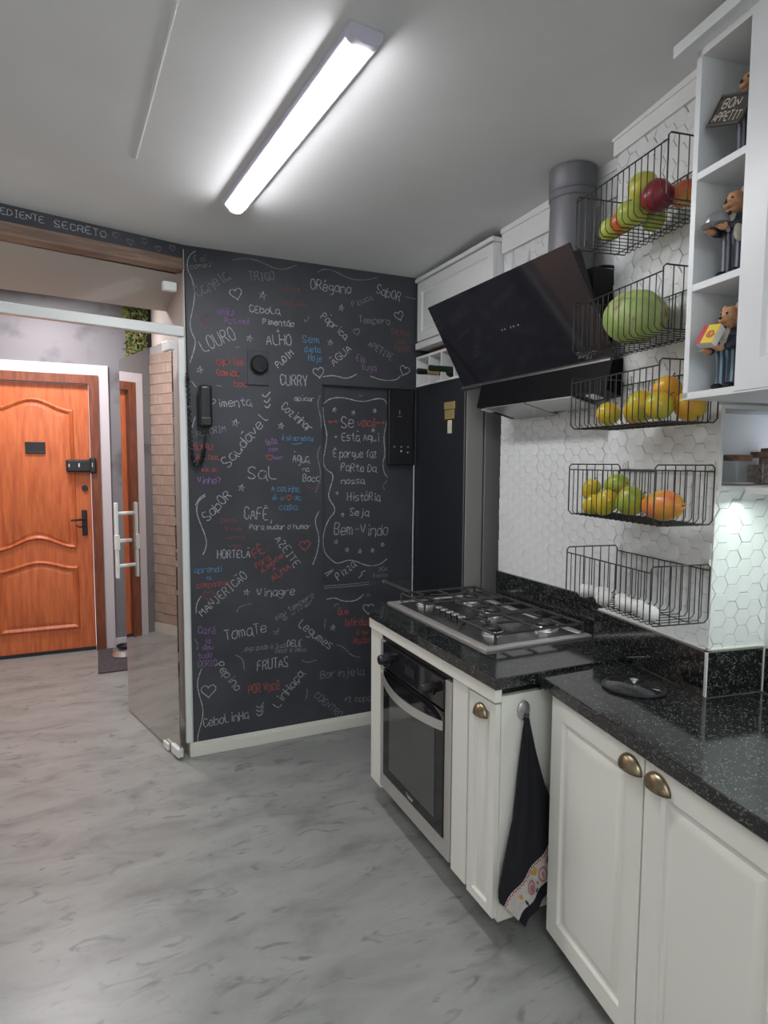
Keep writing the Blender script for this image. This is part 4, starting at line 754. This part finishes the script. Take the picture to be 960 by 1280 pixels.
def fold(u, v): return 1.576-.010*v*sin(u*9+v*2)**2-.006*v-.004
def tw(u, v):
    l, r = interp(LE, v), interp(RE, v); p = l*(1-u)+r*u; return (p.x, fold(u, v), p.y)
part('cloth', sheet(tw, 20, 30, .006), 'cloth_black', t, smooth=True)
def band(a0, a1, b0, b1):
    def f(u, v):
        A_ = Vector(a0)*(1-u)+Vector(a1)*u; B_ = Vector(b0)*(1-u)+Vector(b1)*u; p = A_*(1-v)+B_*v; return (p.x, fold(u, 1.0)-.002, p.y)
    return f
bf = band((1.141, .163), (1.377, .376), (1.203, .092), (1.385, .262))
bn = part('printed_border', sheet(bf, 20, 6, .005), 'cloth_white', t, smooth=True)
part('hem', sheet(band((1.199, .096), (1.385, .268), (1.226, .066), (1.385, .215)), 20, 3, .006), 'cloth_black', t, smooth=True)
def pr2(u, v, d): p = bf(u, v); return (p[0], p[1]-.0058, p[2])
rs = random.Random(2)
def blob(mb, u, v, ru, rv, n=10): mb.poly([pr2(u+ru*cos(2*pi*k/n), v+rv*sin(2*pi*k/n), 0) for k in range(n)], [tuple(range(n))])
def loop(mb, u, v, ru, rv, w_=.006):
    n = 14
    for k in range(n):
        a, b = 2*pi*k/n, 2*pi*(k+1)/n; i_ = .68
        mb.poly([pr2(u+ru*cos(a), v+rv*sin(a), 0), pr2(u+ru*cos(b), v+rv*sin(b), 0), pr2(u+ru*i_*cos(b), v+rv*i_*sin(b), 0), pr2(u+ru*i_*cos(a), v+rv*i_*sin(a), 0)], [(0, 1, 2, 3)])
mr = MB()
for k in range(40): u = (k+.5)/40; blob(mr, u, .04+.03*(k % 2), .009, .05, 6)
o = part('scalloped_edge', mr, 'red_print', bn); o['kind'] = 'stuff'
def pb(m_, *a): q_ = MB(); blob(q_, *a); part('print', q_, m_, bn)
def pl(m_, *a): q_ = MB(); loop(q_, *a); part('print', q_, m_, bn)
for a in ((.36, .52, .065, .26), (.57, .60, .065, .30)): pl('pink_print', *a)
for a in ((.36, .55, .035, .14), (.57, .62, .02, .14)): pb('pink_print', *a)
for a in ((.20, .42, .022, .12), (.48, .26, .036, .14), (.44, .18, .016, .08), (.63, .90, .024, .05)): pb('yellow_print', *a)
for a in ((.22, .80, .018, .20, 4), (.42, .86, .03, .05, 6), (.76, .58, .04, .09, 5), (.80, .80, .010, .14, 4), (.85, .70, .010, .14, 4), (.47, .70, .012, .08, 4)): pb('dark_print', *a)
for a in ((.69, .32, .042, .13, 7), (.73, .20, .026, .09, 6), (.87, .48, .02, .10, 5)): pb('red_print', *a)
for a in ((.90, .30, .045, .18), (.95, .62, .035, .16)): pl('red_print', *a)

# ------------------------------------------------------------------ wire baskets on the pier
b0, b1, a0, a1 = 1.185, 1.385, 1.458, 1.885
bh = .152
def make_basket():
    t = thing('wire_basket', 'x', 'basket', (b0, a0, 0), near=True); BASE[t.name] = Vector((b0, a0, 0)); r = .0016
    zr = bh
    part('front_rail', MB().tube([(b0, a0, zr), (b0, a1, zr)], .0022), 'wire', t, smooth=True)
    part('back_rail', MB().tube([(b1, a0, zr), (b1, a1, zr)], .0022), 'wire', t, smooth=True)
    for a in (a0, a1):
        e = part('end_frame', MB().tube([(b0, a, .012), (b0, a, zr+.010), (b0+.008, a, zr+.018), (b1-.008, a, zr+.018), (b1, a, zr+.010), (b1, a, .012), (b1-.012, a, .0), (b0+.012, a, 0)], .0022, 6, True), 'wire', t, smooth=True)
    for k in range(1, 16):
        a = a0+(a1-a0)*k/16
        part('wire', MB().tube([(b0, a, zr), (b0, a, .012), (b0+.012, a, 0), (b1-.012, a, 0), (b1, a, .012), (b1, a, zr)], r, 5), 'wire', t, smooth=True)
    for k in range(1, 6):
        b = b0+(b1-b0)*k/6
        for a in (a0, a1): part('wire', MB().tube([(b, a, .0), (b, a, zr+.018)], r, 5), 'wire', t, smooth=True)
    for b in (b0+.05, b1-.05): part('floor_rod', MB().tube([(b, a0, -.002), (b, a1, -.002)], .0018, 5), 'wire', t, smooth=True)
    for b, z in ((b0, .055), ): pass
    for a in (a0+.02, a1-.02):
        h = part('wall_hook', MB().tube([(b1+.004, a+.008*cos(q), zr+.012+.009*sin(q)) for q in [2*pi*k/14 for k in range(14)]], .0016, 5, True), 'filter', t, smooth=True)
        part('hook_pad', B(b1+.004, b1+.0105, a-.012, a+.012, zr-.012, zr+.030), 'white_card', h, bevel=.002)
    return t
zs = [(2.285, 'topmost black wire basket, the one holding apples'), (1.945, 'black wire basket holding the big pale green melon'), (1.695, 'black wire basket of mangoes level with the lower end of the hood'),
      (1.405, 'black wire basket with small mangoes and a papaya'), (1.120, 'lowest black wire basket, the one holding white eggs')]
bk = make_basket()
for i, (z, lb) in enumerate(zs):
    loc = rot_near((b0, a0, z))
    if i == 0: bk.location = loc; bk['label'] = lb; bk['group'] = 'wire baskets on the wall'
    else: dup(bk, loc, lb, 'wire baskets on the wall')

def fruit(name, cat, label, group, b, a, z, r, m, kind, tilt=(0, 0, 0), stem=True, k=1.0):
    t = thing(name, label, cat, (b, a, z-r*k*.92), near=True, group=group)
    R = Matrix.Rotation(tilt[0], 3, 'X') @ Matrix.Rotation(tilt[1], 3, 'Y'); mb = MB()
    if kind == 'apple': pf = [(0, -.78), (.25, -.86), (.55, -.80), (.82, -.52), (.98, -.05), (1, .25), (.90, .60), (.62, .84), (.32, .86), (.12, .74), (0, .62)]
    elif kind == 'mango': pf = [(0, -1.22), (.3, -1.14), (.62, -.86), (.88, -.4), (1, .1), (.96, .5), (.75, .86), (.42, 1.05), (.15, 1.08), (0, 1.06)]
    elif kind == 'round': pf = [(sin(pi*q/12)*.999, -cos(pi*q/12)*.95) for q in range(13)]
    elif kind == 'papaya': pf = [(0, -1.85), (.22, -1.78), (.55, -1.4), (.85, -.75), (1, 0), (.98, .5), (.80, 1.1), (.55, 1.5), (.28, 1.75), (0, 1.8)]
    elif kind == 'melon': pf = [(0, -1.28), (.4, -1.22), (.75, -.96), (.96, -.45), (1, 0), (.95, .42), (.80, .82), (.60, 1.14), (.36, 1.40), (.16, 1.54), (0, 1.58)]
    mb.lathe([(p*r, q*r*k) for p, q in pf], (0, 0, 0), 24); mb.v = [tuple(R @ Vector(v)+Vector((b, a, z))) for v in mb.v]
    sk = part('skin', mb, m, t, smooth=80)
    tp = R @ Vector((0, 0, pf[-1][1]*r*k))+Vector((b, a, z)); td = R @ Vector((.1, 0, 1))
    if stem: part('stem', MB().tube([tp-td*.002, tp+td*r*.28], r*.05 if kind != 'melon' else r*.06, 6), 'dark_red', t)
    return t
ga = 'apples in the top basket'
fruit('apple', 'fruit', 'dark red apple in the top basket', ga, 1.262, 1.592, 2.350, .046, 'apple_red', 'apple', (.5, .6))
fruit('apple', 'fruit', 'yellow-green apple resting on top of the other apples', ga, 1.275, 1.672, 2.405, .045, 'apple_yellow', 'apple', (-.4, .3))
fruit('apple', 'fruit', 'pale green apple in the middle of the top basket, under the yellow one', ga, 1.250, 1.682, 2.335, .045, 'apple_green', 'apple', (.3, -.5))
fruit('apple', 'fruit', 'orange-red apple beside the leftmost green apple in the top basket', ga, 1.265, 1.755, 2.336, .037, 'apple_orange', 'apple', (.2, .9))
fruit('apple', 'fruit', 'small green apple, leftmost in the top basket', ga, 1.255, 1.800, 2.327, .036, 'apple_green', 'apple', (.9, .2))
fruit('apple', 'fruit', 'red and yellow apple, rightmost in the top basket', ga, 1.325, 1.560, 2.352, .040, 'apple_orange', 'apple', (.1, -.4))
fruit('apple', 'fruit', 'green apple seen through the bars behind the pale green one', ga, 1.330, 1.690, 2.327, .036, 'apple_green', 'apple', (.3, -.3))
fruit('melon', 'fruit', 'large pale green pear-shaped melon filling its wire basket', None, 1.282, 1.700, 2.032, .083, 'melon', 'melon', (radians(-80), 0), k=1.0)
gm = 'mangoes in the third basket'
fruit('mango', 'fruit', 'yellow-green mango, leftmost in the third basket from the top', gm, 1.260, 1.785, 1.740, .039, 'mango', 'round', (.4, .5))
fruit('mango', 'fruit', 'large yellow mango next to the leftmost one in the third basket', gm, 1.265, 1.635, 1.750, .048, 'mango', 'mango', (1.0, .3), k=.9)
fruit('mango', 'fruit', 'dull orange mango half hidden by the large yellow mango', gm, 1.300, 1.695, 1.740, .042, 'orange', 'round', (.2, .3))
fruit('orange', 'fruit', 'orange lying on top in the third basket from the top', gm, 1.315, 1.580, 1.800, .041, 'orange', 'round', (.2, .3))
fruit('mango', 'fruit', 'yellow-green mango directly below the topmost orange', gm, 1.248, 1.530, 1.745, .042, 'mango', 'round', (.6, .5))
fruit('orange', 'fruit', 'orange at the right end of the third basket under the cabinet', gm, 1.318, 1.490, 1.742, .044, 'orange', 'round', (.2, .9))
gs = 'fruit in the fourth basket'
fruit('mango', 'fruit', 'orange-yellow mango standing upright, leftmost in the fourth basket', gs, 1.250, 1.852, 1.490, .030, 'mango', 'mango', (.3, .2), k=1.1)
fruit('mango', 'fruit', 'small yellow-green mango low at the left of the fourth basket', gs, 1.235, 1.815, 1.440, .033, 'mango', 'mango', (.9, .4))
fruit('mango', 'fruit', 'green mango lying across the top of the fourth basket pile', gs, 1.295, 1.780, 1.508, .036, 'mango_green', 'mango', (1.4, .2), k=1.05)
fruit('mango', 'fruit', 'yellow mango in front below the green mango in the fourth basket', gs, 1.235, 1.745, 1.452, .038, 'mango', 'mango', (.2, .5))
fruit('mango', 'fruit', 'small yellow mango between the front mango and the green-yellow one', gs, 1.310, 1.715, 1.438, .028, 'mango', 'round', (.2, .5))
fruit('mango', 'fruit', 'green-yellow mango touching the papaya in the fourth basket', gs, 1.255, 1.650, 1.462, .046, 'mango_green', 'mango', (.5, .9), k=.85)
fruit('papaya', 'fruit', 'orange-pink papaya lying at the right of the fourth basket', gs, 1.275, 1.535, 1.456, .045, 'papaya', 'papaya', (radians(86), 0), k=1.0)

egg_mb = MB().lathe([(0, -.026), (.010, -.0245), (.018, -.018), (.0215, -.006), (.021, .004), (.017, .017), (.010, .026), (0, .030)], (0, 0, 0), 20)
egg = link('egg', egg_mb, 'egg', None, smooth=80)
EG = [(1.225, 1.825, 'leftmost white egg in the lowest basket'), (1.250, 1.775, 'second white egg from the left in the lowest basket'), (1.215, 1.710, 'third white egg from the left in the lowest basket'),
      (1.245, 1.663, 'fourth white egg from the left in the lowest basket'), (1.235, 1.570, 'second white egg from the right in the lowest basket'), (1.220, 1.505, 'rightmost white egg in the lowest basket, nearest the tiled face'), (1.225, 1.615, 'white egg third from the right, tucked between its neighbours in the lowest basket')]
for i, (b, a, lb) in enumerate(EG):
    o = egg if i == 0 else egg.copy()
    if i: C.objects.link(o)
    o.location = rot_near((b, a, 1.120+.0265)); o.rotation_euler = (radians(82), 0, .5+i*.7); o.scale = (1.12, 1.12, 1.12); tag(o, lb, 'egg', 'eggs in the lowest basket')

# ------------------------------------------------------------------ tall wall cabinet with open shelves
t = thing('wall_cabinet', 'white wall cabinet with open display shelves and a routed door, upper right', 'cabinet', (1.4, .9, 1.748), near=True)
fb = 1.205; ZT = 2.615
part('side_panel', B(fb, 1.565, 1.372, 1.390, 1.748, ZT), 'cabinet_white', t, bevel=.001)
part('back_panel', B(1.555, 1.598, .10, 1.390, 1.748, ZT), 'cab_inner', t)
part('bottom_panel', B(fb, 1.555, .10, 1.390, 1.746, 1.764), 'cabinet_white', t, bevel=.001)
part('top_panel', B(fb, 1.555, .10, 1.390, ZT-.018, ZT), 'cab_inner', t)
part('inner_partition', B(fb+.022, 1.555, 1.186, 1.204, 1.764, ZT-.018), 'cabinet_white', t)
for z in (2.020, 2.296): part('shelf', B(fb, 1.555, 1.204, 1.372, z, z+.018), 'cabinet_white', t, bevel=.001)
part('cornice', MB().prism([(1.165, -.1), (1.60, -.1), (1.60, 1.43), (1.165, 1.43)], ZT, ZT+.030), 'cabinet_white', t, bevel=.002)
part('filler', B(1.25, 1.60, -.1, 1.388, ZT+.030, 2.695), 'cab_inner', t)
for u0, u1 in ((.758, 1.222), (.29, .755)): panel_door(t, fx(fb-.002), u0, u1, 1.750, ZT-.002, fr=.075, m='cabinet_white')

# ------------------------------------------------------------------ three animal chef figurines
def figurine(label, b, a, z, kind, tro):
    t = thing('animal_figurine', label, 'figurine', (b, a, z), near=True, group='chef animal figurines on the display shelves')
    P = lambda x, y, q: (b+x, a+y, z+q)                       # the figure looks towards -b (x negative = forwards)
    mb = MB()
    for s in (-1, 1): mb.lathe([(.0, .008), (.019, .008), (.0165, .04), (.018, .075), (.022, .095), (0, .10)], P(0, s*.019, 0), 16)
    mb.ball(P(0, 0, .098), .026, .038, .022)
    o = part('trousers', mb, tro, t, smooth=True); r = o.modifiers.new('join', 'REMESH'); r.mode = 'VOXEL'; r.voxel_size = .0022; r.use_smooth_shade = True
    for s in (-1, 1): part('shoe', MB().ball(P(-.012, s*.019, .009), .026, .012, .009), 'black_plastic', t, smooth=True)
    mb = MB().ball(P(0, 0, .120), .027, .038, .034)
    arm = {'tray': ((-.052, -.012, .112), (-.056, .020, .108)), 'box': ((-.050, -.015, .098), (-.055, .018, .094)), 'sign': ((-.030, .040, .148), (-.040, -.040, .155))}[kind]
    for s, h in zip((-1, 1), arm):
        mb.tube([P(0, s*.032, .142), P(-.010, s*.044, .118), P(h[0]*.75, h[1]+s*.006, h[2]+.001)], [.0125, .0125, .0095], 12)
    o = part('jacket', mb, 'navy', t, smooth=True); r = o.modifiers.new('join', 'REMESH'); r.mode = 'VOXEL'; r.voxel_size = .0022; r.use_smooth_shade = True
    part('shirt', MB().ball(P(-.016, 0, .127), .014, .017, .026), 'shirt', t, smooth=True)
    part('bow_tie', MB().ball(P(-.029, -.0055, .149), .004, .007, .005, 8, 6).ball(P(-.029, .0055, .149), .004, .007, .005, 8, 6), 'black_plastic', t, smooth=True)
    mb = MB().ball(P(-.004, 0, .178), .025, .026, .027).ball(P(-.024, 0, .170), .014, .015, .011).ball(P(-.008, 0, .160), .020, .021, .016)
    for s in (-1, 1): mb.ball(P(-.002, s*.021, .202), .006, .009, .009)
    for h in arm:
        hb = MB(); hb.ball(P(*h), .012, .010, .008).ball(P(h[0]-.008, h[1]+.004, h[2]), .007, .004, .004).ball(P(h[0]-.008, h[1]-.004, h[2]), .007, .004, .004)
        for f in range(4): hb.ball(P(h[0]-.012, h[1]-.0066+f*.0044, h[2]+.001), .006, .0022, .0028, 8, 6)
        hb.ball(P(h[0]-.004, h[1]+(.011 if h[1] > 0 else -.011), h[2]+.003), .006, .003, .003, 8, 6)
        o = part('hand', hb, 'skin', t, smooth=True); r = o.modifiers.new('join', 'REMESH'); r.mode = 'VOXEL'; r.voxel_size = .0011; r.use_smooth_shade = True
    mb.ball(P(0, 0, .155), .013, .013, .012)
    o = part('head', mb, 'skin', t, smooth=True); r = o.modifiers.new('join', 'REMESH'); r.mode = 'VOXEL'; r.voxel_size = .0016; r.use_smooth_shade = True
    for s in (-1, 1): part('eye', MB().ball(P(-.0265, s*.009, .184), .003, .003, .003, 8, 6), 'black_plastic', t, smooth=True)
    part('nose', MB().ball(P(-.037, 0, .173), .003, .006, .004, 8, 6), 'black_plastic', t, smooth=True)
    return t
ay = 1.288
f1 = figurine('animal waiter figurine holding a silver cloche on the middle shelf', 1.255, ay, 2.038, 'tray', 'trousers_a')
part('towel_on_arm', MB().ball((1.262-.030, ay-.032, 2.038+.098), .016, .010, .024), 'shirt', f1, smooth=True)
t = thing('cloche', 'small silver cloche on a tray held by the middle figurine', 'cloche', (1.205, ay+.012, 2.155), near=True)
part('dome', MB().lathe([(.030, 2.160), (.0295, 2.168), (.026, 2.180), (.018, 2.189), (.008, 2.193), (0, 2.194)], (1.205, ay+.012, 0), 24), 'pewter', t, smooth=True)
part('tray', MB().lathe([(0, 2.154), (.026, 2.155), (.036, 2.160), (.034, 2.162), (0, 2.159)], (1.205, ay+.012, 0), 24), 'pewter', t, smooth=True)
f2 = figurine('animal figurine in blue striped trousers holding a yellow box on the lowest shelf', 1.255, ay, 1.764, 'box', 'trousers_b')
t = thing('small_box', 'yellow and red box held by the figurine on the lowest shelf', 'box', (1.208, ay+.006, 1.86), near=True); BASE[t.name] = Vector((1.200, ay+.006, 1.885)); t.location = rot_near((1.195, ay+.006, 1.893)); t.rotation_euler = (radians(12), radians(-60), -NA_); t.scale = (.84, .84, .84)
q = Vector((1.200, ay+.006, 1.885))
def bb(x0, x1, y0, y1, z0, z1): return B(q.x+x0, q.x+x1, q.y+y0, q.y+y1, q.z+z0, q.z+z1)
part('carton', bb(-.032, .032, -.028, .028, -.013, .011), 'white_card', t, bevel=.001)
part('yellow_face', bb(-.032, .032, -.028, .010, .011, .0125), 'yellow', t); part('red_face', bb(-.032, .032, .010, .028, .011, .0125), 'red_card', t)
mb = MB()
sp = [(q.x+(.004+.010*k/20)*cos(k*.55), q.y-.010+(.004+.010*k/20)*sin(k*.55)) for k in range(21)]
ribbon(mb, sp, .004, lambda u, v, d: (u, v, q.z+.0130)); part('swirl', mb, 'red_card', t)
f3 = figurine('animal figurine behind a small slate sign on the top shelf', 1.275, ay-.010, 2.314, 'sign', 'trousers_a')
t = thing('slate_sign', 'small dark sign reading bon appetit held by the top figurine', 'sign', (1.222, ay, 2.42), near=True); q = Vector((1.222, ay, 2.425)); BASE[t.name] = q.copy(); t.location = rot_near(q); t.rotation_euler = (radians(24), radians(16), -NA_)
part('board', B(q.x-.004, q.x+.004, q.y-.062, q.y+.062, q.z-.032, q.z+.036), 'slate', t, bevel=.002)
mb = MB(); mb.box(q.x-.007, q.x-.004, q.y-.064, q.y+.064, q.z-.034, q.z-.029).box(q.x-.007, q.x-.004, q.y-.064, q.y+.064, q.z+.033, q.z+.038).box(q.x-.007, q.x-.004, q.y+.060, q.y+.064, q.z-.034, q.z+.038).box(q.x-.007, q.x-.004, q.y-.064, q.y-.060, q.z-.034, q.z+.038); part('frame', mb, 'sign_frame', t)
on_sign = lambda u, v, d: (q.x-.0048, q.y-u, q.z+v)
mb = MB(); stroke_text(mb, 'BON', (-.040, .006), (.026, .006), .021, .0032, on_sign, .1); stroke_text(mb, 'APPETIT', (-.054, -.023), (.052, -.023), .020, .003, on_sign, .1); part('lettering', mb, 'shirt', t)

# ------------------------------------------------------------------ spice jars, light strip
def jar(b, a, z, r, h, label, content):
    t = thing('spice_jar', label, 'jar', (b, a, z), near=True, group='cork-lidded jars in the wall niche')
    part('glass', MB().box(b-r, b+r, a-r, a+r, z+.0005, z+h), 'jar_glass', t, bevel=.006, seg=3)
    part('contents', MB().box(b-r+.004, b+r-.004, a-r+.004, a+r-.004, z+.004, z+h*content), 'spice' if content > .3 else 'white_card', t, bevel=.004)
    part('cork', MB().lathe([(r*.98, z+h), (r*1.02, z+h+.003), (r*1.02, z+h+.016), (r*.95, z+h+.018), (0, z+h+.018)], (b, a, 0), 24), 'cork', t, smooth=35)
jar(1.517, 1.512, 1.516, .037, .072, 'nearly empty glass jar with a flat cork lid in the niche', .12)
jar(1.635, 1.535, 1.516, .033, .082, 'glass jar of dried spice with a cork lid, right of the empty jar', .75)
solo('spice_jar', MB().lathe([(.026, 1.516), (.026, 1.60), (.022, 1.615), (.022, 1.628), (0, 1.63)], (1.700, 1.575, 0), 20), 'cork', 'taller cork-brown jar standing behind the spice jar at the picture edge', 'jar', (1.700, 1.575, 1.516), near=True, smooth=35, group='cork-lidded jars in the wall niche')
t = thing('light_strip', 'thin lit strip light under the wall cabinet at the right edge', 'light', (1.585, .6, 1.488), near=True)
part('profile', B(1.575, 1.598, -.1, 1.36, 1.488, 1.498), 'alu_white', t); part('diffuser', B(1.578, 1.595, -.1, 1.36, 1.4835, 1.488), 'led', t)
solo('wall_shelf', B(1.42, 1.60, -.6, 1.385, 1.498, 1.516), 'cab_inner', 'white shelf board over the strip light at the right edge', 'shelf', (1.5, .4, 1.498), near=True, bevel=.001)
